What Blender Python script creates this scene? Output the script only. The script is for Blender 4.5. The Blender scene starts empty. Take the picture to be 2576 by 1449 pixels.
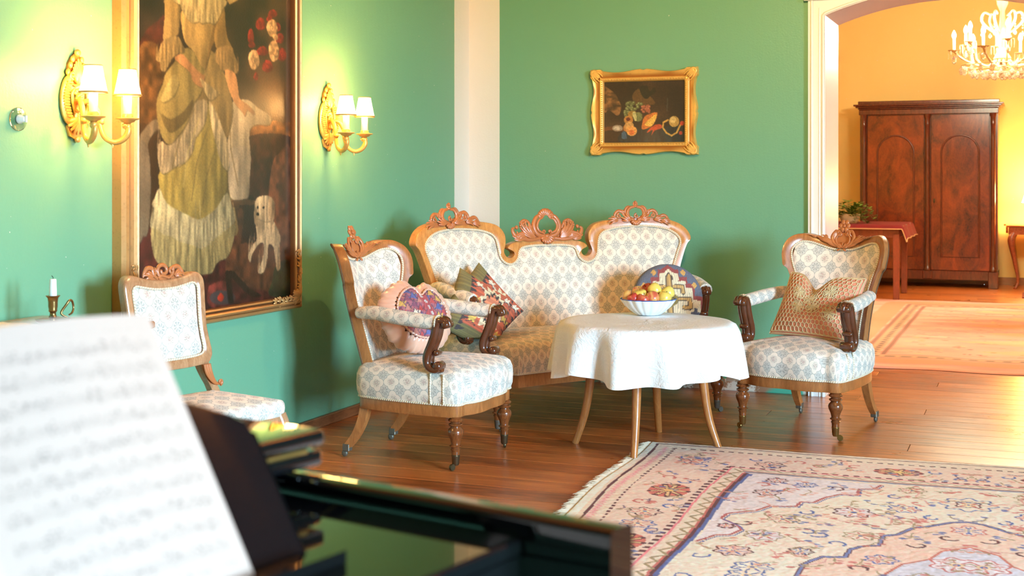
import bpy, bmesh, math, random
import numpy as np
from mathutils import Vector, Matrix

PI = math.pi
random.seed(7)
SC = bpy.context.scene
COL = SC.collection

# ------------------------------------------------------------------ camera, world, daylight, exposure
cam_d = bpy.data.cameras.new('camera')
cam = bpy.data.objects.new('camera', cam_d)
COL.objects.link(cam)
cam.location = (0, 0, 1.3)
cam.rotation_euler = (PI / 2, 0, math.radians(21.622))
cam_d.sensor_width = 36
cam_d.lens = 46.26
cam_d.shift_y = -0.1085
cam_d.clip_start = 0.05
cam_d.dof.use_dof = True
cam_d.dof.focus_distance = 6.6
cam_d.dof.aperture_fstop = 5.2
SC.camera = cam

SC.view_settings.view_transform = 'Standard'
SC.view_settings.look = 'None'
SC.view_settings.gamma = 1
SC.view_settings.use_curve_mapping = False
SC.view_settings.exposure = 0.22

world = bpy.data.worlds.new('world')
SC.world = world
world.use_nodes = True
bg = world.node_tree.nodes['Background']
DAY = (0.49, 0.78, 1.04)                            # open blue-white sky over a darker ground
_tc = world.node_tree.nodes.new('ShaderNodeTexCoord')
_sp = world.node_tree.nodes.new('ShaderNodeSeparateXYZ')
_rp = world.node_tree.nodes.new('ShaderNodeValToRGB')
_rp.color_ramp.elements[0].position, _rp.color_ramp.elements[1].position = .0, .05
_rp.color_ramp.elements[0].color = (.07, .075, .06, 1)
_rp.color_ramp.elements[1].color = (*DAY, 1)
world.node_tree.links.new(_tc.outputs['Generated'], _sp.inputs[0])
world.node_tree.links.new(_sp.outputs[2], _rp.inputs[0])
world.node_tree.links.new(_rp.outputs[0], bg.inputs[0])
bg.inputs[1].default_value = 145.0

WARM = (1.0, 0.66, 0.23)


def area(name, loc, rot, sx, sy, power, color):
    l = bpy.data.lights.new(name, 'AREA')
    l.shape = 'RECTANGLE'
    l.size, l.size_y = sx, sy
    l.energy = power
    l.color = color
    o = bpy.data.objects.new(name, l)
    COL.objects.link(o)
    o.location = loc
    o.rotation_euler = rot
    return o


def lamp(name, loc, power, color=WARM, r=0.03, parent=None):
    l = bpy.data.lights.new(name, 'POINT')
    l.energy = power
    l.color = color
    l.shadow_soft_size = r
    o = bpy.data.objects.new(name, l)
    COL.objects.link(o)
    o.location = loc
    o.parent = parent
    return o


WIN1 = [(-.5, .65), (.85, 2.0)]      # windows of the green room, right-hand wall (y from, to)
WIN2 = []
for a, b in WIN1:
    area('window_daylight', (5.66, (a + b) / 2, 1.8), (0, PI / 2, 0), 2.35, b - a, 1, (1, 1, 1)).data.cycles.is_portal = True

# ------------------------------------------------------------------ node helpers


class NT:
    def __init__(self, name):
        self.m = bpy.data.materials.new(name)
        self.m.use_nodes = True
        self.t = self.m.node_tree
        self.t.nodes.clear()
        self.out = self.t.nodes.new('ShaderNodeOutputMaterial')
        self.p = self.t.nodes.new('ShaderNodeBsdfPrincipled')
        self.t.links.new(self.p.outputs[0], self.out.inputs[0])

    def n(self, typ, **kw):
        nd = self.t.nodes.new('ShaderNode' + typ)
        for k, v in kw.items():
            setattr(nd, k, v)
        return nd

    def lk(self, a, b):
        self.t.links.new(a, b)

    def put(self, sock, v):
        if hasattr(v, 'is_output') or isinstance(v, bpy.types.NodeSocket):
            self.lk(v, sock)
        else:
            if isinstance(v, (tuple, list)) and len(v) == 3 and sock.type == 'RGBA':
                v = (*v, 1)
            sock.default_value = v

    def M(self, op, a, b=None, c=None, clamp=False):
        nd = self.n('Math', operation=op, use_clamp=clamp)
        self.put(nd.inputs[0], a)
        if b is not None:
            self.put(nd.inputs[1], b)
        if c is not None:
            self.put(nd.inputs[2], c)
        return nd.outputs[0]

    def mix(self, f, a, b, blend='MIX'):
        nd = self.n('Mix', data_type='RGBA', blend_type=blend, clamp_factor=True)
        self.put(nd.inputs[0], f)
        self.put(nd.inputs[6], a)
        self.put(nd.inputs[7], b)
        return nd.outputs[2]

    def coord(self, kind='Object', scale=(1, 1, 1), rot=(0, 0, 0), loc=(0, 0, 0)):
        tc = self.n('TexCoord')
        mp = self.n('Mapping')
        mp.inputs['Scale'].default_value = scale
        mp.inputs['Rotation'].default_value = rot
        mp.inputs['Location'].default_value = loc
        self.lk(tc.outputs[kind], mp.inputs[0])
        return mp.outputs[0]

    def noise(self, vec, scale=5, detail=3, rough=.55, dist=0, out=0):
        nd = self.n('TexNoise')
        if vec is not None:
            self.lk(vec, nd.inputs['Vector'])
        nd.inputs['Scale'].default_value = scale
        nd.inputs['Detail'].default_value = detail
        nd.inputs['Roughness'].default_value = rough
        nd.inputs['Distortion'].default_value = dist
        return nd.outputs[out]

    def voro(self, vec, scale=5, feature='F1', out='Distance'):
        nd = self.n('TexVoronoi', feature=feature)
        self.lk(vec, nd.inputs['Vector'])
        nd.inputs['Scale'].default_value = scale
        return nd.outputs[out]

    def ramp(self, f, stops, interp='LINEAR'):
        nd = self.n('ValToRGB')
        nd.color_ramp.interpolation = interp
        el = nd.color_ramp.elements
        while len(el) < len(stops):
            el.new(0.5)
        for e, (p, c) in zip(el, stops):
            e.position = p
            e.color = (*c, 1) if len(c) == 3 else c
        self.put(nd.inputs[0], f)
        return nd.outputs[0]

    def smooth(self, x, a, b):
        nd = self.n('MapRange', interpolation_type='SMOOTHSTEP')
        self.put(nd.inputs[0], x)
        nd.inputs[1].default_value = a
        nd.inputs[2].default_value = b
        return nd.outputs[0]

    def bump(self, h, strength=.3, dist=.01):
        nd = self.n('Bump')
        nd.inputs['Strength'].default_value = strength
        nd.inputs['Distance'].default_value = dist
        self.lk(h, nd.inputs['Height'])
        self.lk(nd.outputs[0], self.p.inputs['Normal'])

    def set(self, **kw):
        for k, v in kw.items():
            self.put(self.p.inputs[k.replace('_', ' ')], v)
        return self.m


def srgb(r, g, b):
    f = lambda c: c / 12.92 if c <= .04045 else ((c + .055) / 1.055) ** 2.4
    return (f(r / 255), f(g / 255), f(b / 255))


MATS = {}


def plain(name, c, rough=.5, metal=0., var=.12, scale=6, bump=0., bscale=60, coat=0., stretch=(1, 1, 1), emit=None):
    if name in MATS:
        return MATS[name]
    t = NT(name)
    v = t.coord('Object', stretch)
    n = t.noise(v, scale, 4)
    c2 = tuple(x * (1 - 2 * var) for x in c)
    c3 = tuple(min(1, x * (1 + var)) for x in c)
    t.set(Base_Color=t.mix(n, c2, c3), Roughness=rough, Metallic=metal)
    if coat:
        t.set(Coat_Weight=coat, Coat_Roughness=.08)
    if bump:
        t.bump(t.noise(t.coord('Object'), bscale, 5), bump, .004)
    if emit:
        t.set(Emission_Color=emit[0], Emission_Strength=emit[1])
    MATS[name] = t.m
    return t.m


def wood(name, dark, light, scale=(9, 9, 1.6), rough=.3, coat=.25, fig=6., bump=.05):
    if name in MATS:
        return MATS[name]
    t = NT(name)
    v = t.coord('Object', scale)
    a = t.noise(v, fig, 5, .6, 1.2)
    b = t.noise(t.coord('Object', tuple(s * 7 for s in scale)), 8, 3, .7)
    f = t.M('ADD', t.M('MULTIPLY', a, .75), t.M('MULTIPLY', b, .3))
    t.set(Base_Color=t.ramp(f, [(.3, dark), (.55, tuple((d + l) / 2 for d, l in zip(dark, light))), (.78, light)]),
          Roughness=rough, Coat_Weight=coat, Coat_Roughness=.12)
    t.bump(b, bump, .002)
    MATS[name] = t.m
    return t.m


def fabric_mat():
    """cream quatrefoil medallions with small posies on a grey-blue leafy ground; UV in metres"""
    t = NT('floral_upholstery')
    P, Q = 0.080, 0.090
    tc = t.n('UVMap')
    mp = t.n('Mapping')
    mp.inputs['Scale'].default_value = (1 / P, 1 / Q, 1)
    t.lk(tc.outputs[0], mp.inputs[0])
    uv = mp.outputs[0]
    sx = t.n('SeparateXYZ')
    t.lk(uv, sx.inputs[0])
    U, V = sx.outputs[0], sx.outputs[1]
    fu = t.M('SUBTRACT', t.M('FRACT', U), .5)
    fv = t.M('SUBTRACT', t.M('FRACT', V), .5)
    au, av = t.M('ABSOLUTE', fu), t.M('ABSOLUTE', fv)
    hi, lo = t.M('MAXIMUM', au, av), t.M('MINIMUM', au, av)
    d1 = t.M('SQRT', t.M('ADD', t.M('POWER', t.M('SUBTRACT', hi, .245), 2.), t.M('POWER', lo, 2.)))
    q = t.M('SUBTRACT', d1, .240)                 # <0 inside the quatrefoil
    dia = t.M('SUBTRACT', t.M('ADD', au, av), .25)
    q = t.M('MINIMUM', q, dia)
    inside = t.smooth(q, .012, -.012)
    line = t.M('MULTIPLY', t.smooth(q, .0, .012), t.smooth(q, .045, .03))
    r0 = t.M('SQRT', t.M('ADD', t.M('POWER', fu, 2.), t.M('POWER', fv, 2.)))
    gu, gv = t.M('SUBTRACT', .5, au), t.M('SUBTRACT', .5, av)
    r1 = t.M('SQRT', t.M('ADD', t.M('POWER', gu, 2.), t.M('POWER', gv, 2.)))
    cv = t.voro(uv, 15)
    leafn = t.noise(uv, 20, 3, .6)
    leafn2 = t.noise(uv, 9, 2, .5)
    posy = t.M('MULTIPLY', t.smooth(leafn, .47, .56), t.smooth(r0, .31, .17))
    rose = t.M('MULTIPLY', t.smooth(leafn2, .44, .56), t.smooth(r0, .19, .09))
    ang = t.M('ARCTAN2', gu, gv)
    star = t.M('ABSOLUTE', t.M('SINE', t.M('MULTIPLY', ang, 4.)))
    wre = t.M('MULTIPLY', t.M('MULTIPLY', t.smooth(r1, .03, .09), t.smooth(r1, .27, .2)), t.smooth(t.M('ADD', t.M('MULTIPLY', leafn, .8), t.M('MULTIPLY', star, .25)), .5, .62))
    speck = t.smooth(cv, .5, .2)
    cream = srgb(240, 222, 201)
    ground = srgb(212, 204, 190)
    g = t.mix(t.M('MULTIPLY', speck, .25), ground, srgb(216, 204, 184))
    g = t.mix(t.M('MULTIPLY', wre, .66), g, srgb(142, 138, 128))
    c = t.mix(t.M('MULTIPLY', posy, .72), cream, srgb(138, 126, 106))
    c = t.mix(t.M('MULTIPLY', rose, .6), c, srgb(192, 148, 138))
    colr = t.mix(inside, g, c)
    colr = t.mix(t.M('MULTIPLY', line, .55), colr, srgb(146, 134, 116))
    t.set(Base_Color=colr, Roughness=.85, Sheen_Weight=.15)
    t.bump(t.noise(uv, 70, 2), .15, .001)
    return t.m


def rope_mat():
    t = NT('cream_rope')
    tc = t.n('UVMap')
    w = t.n('TexWave', wave_type='BANDS', bands_direction='DIAGONAL')
    w.inputs['Scale'].default_value = 1.
    mp = t.n('Mapping')
    mp.inputs['Scale'].default_value = (55, 18, 1)
    t.lk(tc.outputs[0], mp.inputs[0])
    t.lk(mp.outputs[0], w.inputs['Vector'])
    t.set(Base_Color=t.mix(w.outputs['Fac'], srgb(204, 182, 148), srgb(238, 222, 196)), Roughness=.8)
    t.bump(w.outputs['Fac'], .5, .003)
    return t.m


def painted(name, rough=.55, coat=0., bump=.1, bscale=200):
    """surface print held in a colour attribute"""
    t = NT(name)
    a = t.n('VertexColor', layer_name='paint')
    n = t.noise(t.coord('Object'), bscale, 3)
    t.set(Base_Color=t.mix(t.M('MULTIPLY', n, .25), a.outputs[0], (.02, .015, .01), 'MIX') if name.startswith('oil') else t.mix(.06, a.outputs[0], t.mix(n, (.2, .2, .2), (.9, .9, .9)), 'MIX'),
          Roughness=rough, Coat_Weight=coat, Coat_Roughness=.15)
    t.bump(n, bump, .002)
    return t.m


# ------------------------------------------------------------------ mesh helpers

def cr(pts, k=6, closed=False):
    """Catmull-Rom through points"""
    P = np.array(pts, float)
    n = len(P)
    out = []
    rng = range(n if closed else n - 1)
    for i in rng:
        if closed:
            a, b, c, d = P[(i - 1) % n], P[i], P[(i + 1) % n], P[(i + 2) % n]
        else:
            a, b, c, d = P[max(i - 1, 0)], P[i], P[i + 1], P[min(i + 2, n - 1)]
        for j in range(k):
            s = j / k
            out.append(.5 * (2 * b + (c - a) * s + (2 * a - 5 * b + 4 * c - d) * s * s + (3 * b - a - 3 * c + d) * s ** 3))
    if not closed:
        out.append(P[-1])
    return np.array(out)


class MB:
    def __init__(self):
        self.V, self.F, self.U = [], [], []

    def add(self, V, F, uv=None):
        o = len(self.V)
        self.V.extend([tuple(v) for v in V])
        self.F.extend([tuple(i + o for i in f) for f in F])
        self.U.extend([tuple(x) for x in uv] if uv is not None else [(0., 0.)] * len(V))
        return self

    def box(self, a, b):
        (x0, y0, z0), (x1, y1, z1) = a, b
        V = [(x0, y0, z0), (x1, y0, z0), (x1, y1, z0), (x0, y1, z0), (x0, y0, z1), (x1, y0, z1), (x1, y1, z1), (x0, y1, z1)]
        F = [(0, 3, 2, 1), (4, 5, 6, 7), (0, 1, 5, 4), (1, 2, 6, 5), (2, 3, 7, 6), (3, 0, 4, 7)]
        return self.add(V, F, [(v[0] + v[1], v[2]) for v in V])

    def tube(self, pts, r, n=8, cap=True, flat=1., up=None, closed=False, rot=0.):
        P = np.array(pts, float)
        N = len(P)
        R = np.full(N, r) if np.isscalar(r) else np.interp(np.linspace(0, 1, N), np.linspace(0, 1, len(r)), r)
        T = np.zeros_like(P)
        if closed:
            T = np.roll(P, -1, 0) - np.roll(P, 1, 0)
        else:
            T[1:-1] = P[2:] - P[:-2]
            T[0], T[-1] = P[1] - P[0], P[-1] - P[-2]
        T /= np.linalg.norm(T, axis=1)[:, None] + 1e-12
        u = np.array(up if up is not None else ((0, 0, 1) if abs(T[0][2]) < .9 else (0, 1, 0)), float)
        V, uv = [], []
        L = 0
        for i in range(N):
            if up is not None:
                u = np.array(up, float)
            u = u - T[i] * (u @ T[i])
            u /= np.linalg.norm(u) + 1e-12
            w = np.cross(T[i], u)
            if i:
                L += np.linalg.norm(P[i] - P[i - 1])
            for k in range(n):
                a = 2 * PI * k / n + rot
                V.append(P[i] + R[i] * (math.cos(a) * u * flat + math.sin(a) * w))
                uv.append((L, k / n * 2 * PI * R[i]))
        F = []
        for i in range(N if closed else N - 1):
            j = (i + 1) % N
            for k in range(n):
                F.append((i * n + k, i * n + (k + 1) % n, j * n + (k + 1) % n, j * n + k))
        if cap and not closed:
            F.append(tuple(range(n - 1, -1, -1)))
            F.append(tuple((N - 1) * n + k for k in range(n)))
        return self.add(V, F, uv)

    def lathe(self, prof, n=20, at=(0, 0, 0), flute=0, amp=0., M=None):
        V, F = [], []
        for (r, z) in prof:
            for k in range(n):
                a = 2 * PI * k / n
                rr = r * (1 + amp * abs(math.cos(a * flute / 2))) if flute else r
                v = Vector((rr * math.cos(a), rr * math.sin(a), z))
                if M is not None:
                    v = M @ v
                V.append((v[0] + at[0], v[1] + at[1], v[2] + at[2]))
        m = len(prof)
        for i in range(m - 1):
            for k in range(n):
                F.append((i * n + k, i * n + (k + 1) % n, (i + 1) * n + (k + 1) % n, (i + 1) * n + k))
        if prof[0][0] > 1e-5:
            F.append(tuple(range(n - 1, -1, -1)))
        if prof[-1][0] > 1e-5:
            F.append(tuple((m - 1) * n + k for k in range(n)))
        return self.add(V, F, [(v[0], v[2]) for v in V])

    def ell(self, c, r, n=10, m=6, M=None):
        V, F = [], []
        for i in range(m + 1):
            p = PI * i / m - PI / 2
            for k in range(n):
                a = 2 * PI * k / n
                v = Vector((r[0] * math.cos(p) * math.cos(a), r[1] * math.cos(p) * math.sin(a), r[2] * math.sin(p)))
                if M is not None:
                    v = M @ v
                V.append((v[0] + c[0], v[1] + c[1], v[2] + c[2]))
        for i in range(m):
            for k in range(n):
                F.append((i * n + k, i * n + (k + 1) % n, (i + 1) * n + (k + 1) % n, (i + 1) * n + k))
        return self.add(V, F)

    def xf(self, f, start=0):
        self.V[start:] = [tuple(f(*v)) for v in self.V[start:]]
        return self

    def build(self, name, m, parent=None, smooth=True, angle=50, bevel=0., loc=None, seg=1):
        me = bpy.data.meshes.new(name)
        me.from_pydata(self.V, [], self.F)
        uvl = me.uv_layers.new(name='UVMap')
        li = np.zeros(len(me.loops), np.int32)
        me.loops.foreach_get('vertex_index', li)
        uvl.data.foreach_set('uv', np.array(self.U, np.float32)[li].ravel())
        if bevel:
            bm = bmesh.new()
            bm.from_mesh(me)
            bmesh.ops.remove_doubles(bm, verts=bm.verts, dist=1e-5)
            ed = [e for e in bm.edges if len(e.link_faces) == 2 and e.calc_face_angle(0) > .6]
            bmesh.ops.bevel(bm, geom=ed, offset=bevel, segments=seg, affect='EDGES', profile=.5, clamp_overlap=True)
            bm.to_mesh(me)
            bm.free()
        me.update()
        return link(name, me, m, parent, smooth, angle, loc)


def link(name, me, m, parent=None, smooth=True, angle=50, loc=None):
    if m is not None:
        me.materials.append(m)
    if smooth:
        me.polygons.foreach_set('use_smooth', [True] * len(me.polygons))
        me.set_sharp_from_angle(angle=math.radians(angle))
    o = bpy.data.objects.new(name, me)
    COL.objects.link(o)
    o.parent = parent
    if loc is not None:
        o.location = loc
    return o


def grid(name, P, m, parent=None, col=None, uv=None, smooth=True, wrap=False):
    """P: (a,b,3) points -> quad grid; col: (a,b,3) linear colours"""
    a, b = P.shape[:2]
    me = bpy.data.meshes.new(name)
    idx = np.arange(a * b).reshape(a, b)
    if wrap:
        idx = np.concatenate([idx, idx[:, :1]], 1)
    q = np.stack([idx[:-1, :-1], idx[:-1, 1:], idx[1:, 1:], idx[1:, :-1]], -1).reshape(-1, 4)
    me.vertices.add(a * b)
    me.vertices.foreach_set('co', P.astype(np.float32).ravel())
    me.loops.add(q.size)
    me.loops.foreach_set('vertex_index', q.astype(np.int32).ravel())
    me.polygons.add(len(q))
    me.polygons.foreach_set('loop_start', np.arange(0, q.size, 4, dtype=np.int32))
    me.polygons.foreach_set('loop_total', np.full(len(q), 4, np.int32))
    me.update(calc_edges=True)
    if uv is not None:
        l = me.uv_layers.new(name='UVMap')
        l.data.foreach_set('uv', uv.reshape(-1, 2)[q.ravel()].astype(np.float32).ravel())
    if col is not None:
        ca = me.color_attributes.new('paint', 'FLOAT_COLOR', 'POINT')
        ca.data.foreach_set('color', np.concatenate([col.reshape(-1, 3), np.ones((a * b, 1))], 1).astype(np.float32).ravel())
    return link(name, me, m, parent, smooth, 60)


def thing(name, label, cat, loc=(0, 0, 0), rotz=0., group=None):
    o = bpy.data.objects.new(name, None)
    o.empty_display_size = .1
    COL.objects.link(o)
    o.location = loc
    o.rotation_euler = (0, 0, rotz)
    return tag(o, label, cat, group)


def tag(o, label=None, cat=None, group=None, kind=None):
    if label:
        o['label'] = label
    if cat:
        o['category'] = cat
    if group:
        o['group'] = group
    if kind:
        o['kind'] = kind
    return o


def struct(o, label=None):
    o['kind'] = 'structure'
    if label:
        o['label'] = label
    return o


def copy_tree(o, parent=None):
    c = o.copy()
    COL.objects.link(c)
    c.parent = parent
    for ch in list(o.children):
        copy_tree(ch, c)
    return c


def band(outer, inner, yf, yb, mapf, bev=.12, drop=.006, raise_=0.):
    """frame strip between two paired polylines (x,z): rounded front, flat back"""
    sec = [(0, yb), (0, yf + drop), (bev * .4, yf + drop * .3), (bev, yf), (.5, yf - raise_), (1 - bev, yf), (1 - bev * .4, yf + drop * .3), (1, yf + drop), (1, yb)]
    n, m = len(outer), len(sec)
    V, uv = [], []
    for i in range(n):
        for (s, y) in sec:
            x = outer[i][0] * (1 - s) + inner[i][0] * s
            z = outer[i][1] * (1 - s) + inner[i][1] * s
            V.append(mapf(x, y, z))
            uv.append((x, z))
    F = []
    for i in range(n - 1):
        for k in range(m):
            F.append((i * m + k, (i + 1) * m + k, (i + 1) * m + (k + 1) % m, i * m + (k + 1) % m))
    F.append(tuple(range(m)))
    F.append(tuple((n - 1) * m + k for k in range(m - 1, -1, -1)))
    return MB().add(V, F, uv)


def mirror(half):
    """half outline from top centre (x=0) outwards -> full polyline left to right"""
    h = np.array(half, float)
    l = h[::-1].copy()
    l[:, 0] *= -1
    return np.concatenate([l[:-1], h])


def pdist(P, L):
    """distance of points (n,2) to polyline (m,2)"""
    a, b = L[:-1], L[1:]
    d = b - a
    dd = (d ** 2).sum(1) + 1e-12
    best = np.full(len(P), 9.)
    for i in range(len(a)):
        t = np.clip(((P - a[i]) @ d[i]) / dd[i], 0, 1)
        best = np.minimum(best, np.linalg.norm(P - a[i] - t[:, None] * d[i], axis=1))
    return best

# ------------------------------------------------------------------ materials of the rooms
XL, YB, YB2, Y2, XR, ZC = -3.455, 7.945, 8.47, 16.95, 5.5, 3.35
ZC2 = 4.1


def wall_paint(name, c, c2, rough=.42):
    t = NT(name)
    v = t.coord('Object')
    n = t.noise(v, 1.3, 5, .6)
    f = t.noise(v, 90, 4, .6)
    s = t.noise(t.coord('Object', (1, 1, .25)), 26, 3)
    chip = t.smooth(t.noise(v, 55, 1), .80, .81)
    col = t.mix(n, c, c2)
    t.set(Base_Color=t.mix(chip, col, (.7, .68, .6)), Roughness=rough)
    t.bump(t.M('ADD', f, t.M('MULTIPLY', s, 1.2)), .22, .004)
    return t.m


GREEN = wall_paint('green_wall_paint', srgb(107, 162, 128), srgb(111, 166, 132))
YELLOW = wall_paint('yellow_wall_paint', srgb(238, 202, 122), srgb(242, 208, 130), .6)
WHITE = wall_paint('white_wall_paint', srgb(226, 219, 210), srgb(231, 226, 217), .45)
TRIMW = plain('white_lacquer', srgb(240, 234, 228), .3, var=.03, scale=3)
CEIL = plain('ceiling_paint', srgb(244, 240, 232), .8, var=.02)


def floor_mat():
    t = NT('honey_floorboards')
    oi = t.n('ObjectInfo')
    tc = t.n('TexCoord')
    off = t.n('VectorMath', operation='ADD')
    mul = t.n('VectorMath', operation='SCALE')
    cmb = t.n('CombineXYZ')
    t.lk(oi.outputs['Random'], cmb.inputs[0])
    t.lk(oi.outputs['Random'], cmb.inputs[1])
    t.lk(cmb.outputs[0], mul.inputs[0])
    mul.inputs['Scale'].default_value = 37.
    t.lk(tc.outputs['Object'], off.inputs[0])
    t.lk(mul.outputs[0], off.inputs[1])
    mp = t.n('Mapping')
    mp.inputs['Scale'].default_value = (1.1, 11, 8)
    t.lk(off.outputs[0], mp.inputs[0])
    a = t.noise(mp.outputs[0], 2.6, 5, .62, .9)
    mp2 = t.n('Mapping')
    mp2.inputs['Scale'].default_value = (2.2, 5, 5)
    t.lk(off.outputs[0], mp2.inputs[0])
    knot = t.smooth(t.voro(mp2.outputs[0], 2.2), .085, .03)
    wear = t.noise(off.outputs[0], 2.2, 4, .6)
    f = t.M('ADD', t.M('MULTIPLY', a, .8), t.M('MULTIPLY', t.M('SUBTRACT', oi.outputs['Random'], .5), .22))
    c = t.ramp(f, [(.22, srgb(128, 64, 26)), (.42, srgb(184, 102, 46)), (.66, srgb(216, 132, 66))])
    c = t.mix(t.M('MULTIPLY', t.smooth(wear, .55, .75), .35), c, srgb(106, 60, 32))
    c = t.mix(t.M('MULTIPLY', knot, .75), c, srgb(64, 32, 16))
    t.set(Base_Color=c, Roughness=t.M('ADD', t.M('MULTIPLY', wear, .22), .2), Coat_Weight=.25, Coat_Roughness=.2)
    t.bump(a, .06, .003)
    return t.m


FLOORM = floor_mat()

# floor slab and the boards on it
fl = MB().box((XL - .3, -3.2, -.14), (XR + .3, Y2 + .3, -.026)).build('floor', plain('subfloor', srgb(40, 24, 14), .9), None, False)
struct(fl, 'varnished honey brown floorboards through both rooms')
PW = .172
plank_me = {}


def plank_mesh(L):
    if L not in plank_me:
        o = MB().box((0, .0014, -.025), (L - .003, PW - .0014, 0)).build('plank', FLOORM, fl, True, 30, bevel=.0010)
        plank_me[L] = o.data
        bpy.data.objects.remove(o)
    return plank_me[L]


cuts = [2.1, 3.6, 2.9, 4.4, 2.5, 3.9]
for i in range(99):
    y = -.05 + i * PW
    x = XL
    c = cuts[i % 6]
    for L in (c, 8.9 - c):
        o = bpy.data.objects.new('plank', plank_mesh(round(L, 2)))
        COL.objects.link(o)
        o.parent = fl
        o.location = (x, y, 0)
        x += L

# walls
w = MB().box((XL - .25, -3.2, 0), (XL, YB, ZC)).build('wall_left', GREEN, None, False)
struct(w, 'green painted wall with portrait and gilt sconces')

ARX, ARH, ARR, SPR = -.46, .685, 1.87, 2.255


def arch(x):
    dx = min(abs(x - ARX), ARH)
    return SPR + math.sqrt(ARR ** 2 - dx ** 2) - math.sqrt(ARR ** 2 - ARH ** 2)


def arch_wall(name, y0, y1, xa, xb, top, m, extra=0.):
    b = MB()
    x0, x1 = ARX - ARH - extra, ARX + ARH + extra
    b.box((xa, y0, 0), (x0, y1, top)).box((x1, y0, 0), (xb, y1, top))
    n = 40
    for i in range(n):
        a, c = x0 + (x1 - x0) * i / n, x0 + (x1 - x0) * (i + 1) / n
        za, zc = arch(a) + extra, arch(c) + extra
        V = [(a, y0, za), (c, y0, zc), (c, y0, top), (a, y0, top), (a, y1, za), (c, y1, zc), (c, y1, top), (a, y1, top)]
        b.add(V, [(0, 1, 2, 3), (5, 4, 7, 6), (4, 5, 1, 0), (3, 2, 6, 7)], [(v[0], v[2]) for v in V])
    return b.build(name, m, None, True, 30)


struct(arch_wall('wall_back', YB, YB + .2, XL - .25, XR, ZC, GREEN, .02), 'green painted back wall with arched opening')
struct(arch_wall('wall_partition', YB + .2, YB2, XL - .25, XR, ZC2, YELLOW, .02))

# white lining and casing of the arched opening
lin = MB()
n = 40
for s in (-1, 1):
    xa = ARX + s * (ARH + .02)
    xb = ARX + s * ARH
    lin.box((min(xa, xb), YB - .005, 0), (max(xa, xb), YB2 + .005, SPR))
for i in range(n):
    a, c = ARX - ARH + 2 * ARH * i / n, ARX - ARH + 2 * ARH * (i + 1) / n
    V = [(a, YB - .005, arch(a)), (c, YB - .005, arch(c)), (c, YB2 + .005, arch(c)), (a, YB2 + .005, arch(a)),
         (a, YB - .005, arch(a) + .03), (c, YB - .005, arch(c) + .03), (c, YB2 + .005, arch(c) + .03), (a, YB2 + .005, arch(a) + .03)]
    lin.add(V, [(0, 3, 2, 1), (4, 5, 6, 7), (0, 1, 5, 4), (2, 3, 7, 6)])
lin = struct(lin.build('trim_1', TRIMW, None, True, 30), 'white lining of the arched opening')
cas = MB()
cx0, cx1 = ARX - ARH - .1, ARX + ARH + .1
cas.box((cx0, YB - .032, 0), (ARX - ARH, YB, 2.46)).box((ARX + ARH, YB - .032, 0), (cx1, YB, 2.46))
for i in range(n):
    a, c = ARX - ARH + 2 * ARH * i / n, ARX - ARH + 2 * ARH * (i + 1) / n
    V = [(a, YB - .032, arch(a)), (c, YB - .032, arch(c)), (c, YB - .032, 2.46), (a, YB - .032, 2.46), (a, YB, arch(a)), (c, YB, arch(c))]
    cas.add(V, [(0, 1, 2, 3), (0, 4, 5, 1)])
cas = struct(cas.build('trim_2', TRIMW, None, True, 30), 'white door casing around the arched opening')
bd = MB()
path = [(ARX - ARH - .012, YB - .034, .0)] + [(ARX - ARH - .012, YB - .034, z) for z in (1., 2., SPR)]
path += [(a, YB - .034, arch(a) + .012) for a in np.linspace(ARX - ARH, ARX + ARH, 40)]
path += [(ARX + ARH + .012, YB - .034, z) for z in (SPR, 2., 1., 0.)]
bd.tube(path, .009, 8)
bd.build('opening_bead', TRIMW, cas)
bd = MB()
for s in (-1, 1):
    X = ARX + s * (ARH + .078)
    bd.tube([(X, YB - .034, 0), (X, YB - .034, 2.45)], .008, 8)
    X = ARX + s * (ARH + .034)
    bd.tube([(X, YB - .033, 0), (X, YB - .033, 2.3)], .004, 6)
bd.build('casing_bead', TRIMW, cas)
for s in (-1, 1):
    xa = ARX + s * (ARH + .125)
    xb = ARX + s * (ARH - .2)
    b = MB().box((min(xa, xb), YB - .05, 2.345), (max(xa, xb), YB - .0325, 2.37)).box((min(xa, xb) - .012, YB - .062, 2.37), (max(xa, xb) + .012, YB - .0325, 2.40))
    b.build('cap_moulding', TRIMW, cas, bevel=.004)

# white painted strip running up the corner
b = MB().box((XL, 7.713, 0), (XL + .003, YB, ZC)).box((XL, YB - .003, 0), (-3.236, YB, ZC))
struct(b.build('trim_3', WHITE, None, False), 'white painted strip up the room corner')

# baseboards
BBW = wood('baseboard_wood', srgb(96, 52, 28), srgb(150, 92, 54), (1.5, 1.5, 9), .45, .1)
b = MB().box((XL, -3, 0), (XL + .022, YB, .055)).build('baseboard_left', BBW, None, True, 30, bevel=.004)
struct(b)


def peeled():
    t = NT('peeled_baseboard')
    v = t.coord('Object')
    n = t.noise(v, 9, 5, .7)
    g = t.M('ADD', t.M('MULTIPLY', t.noise(t.coord('Object', (1.6, 1, 1)), 1.6, 2), 1.), 0)
    c = t.mix(t.smooth(n, .5, .56), srgb(150, 112, 84), srgb(214, 208, 196))
    c = t.mix(t.smooth(g, .56, .6), c, srgb(70, 160, 130))
    t.set(Base_Color=c, Roughness=.6)
    t.bump(n, .3, .004)
    return t.m


b = MB().box((XL + .022, YB - .02, 0), (cx0, YB, .07)).build('baseboard_back', peeled(), None, True, 30, bevel=.004)
struct(b)

# right-hand walls with window openings, front wall, ceiling (all outside the picture, they close the rooms)


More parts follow.
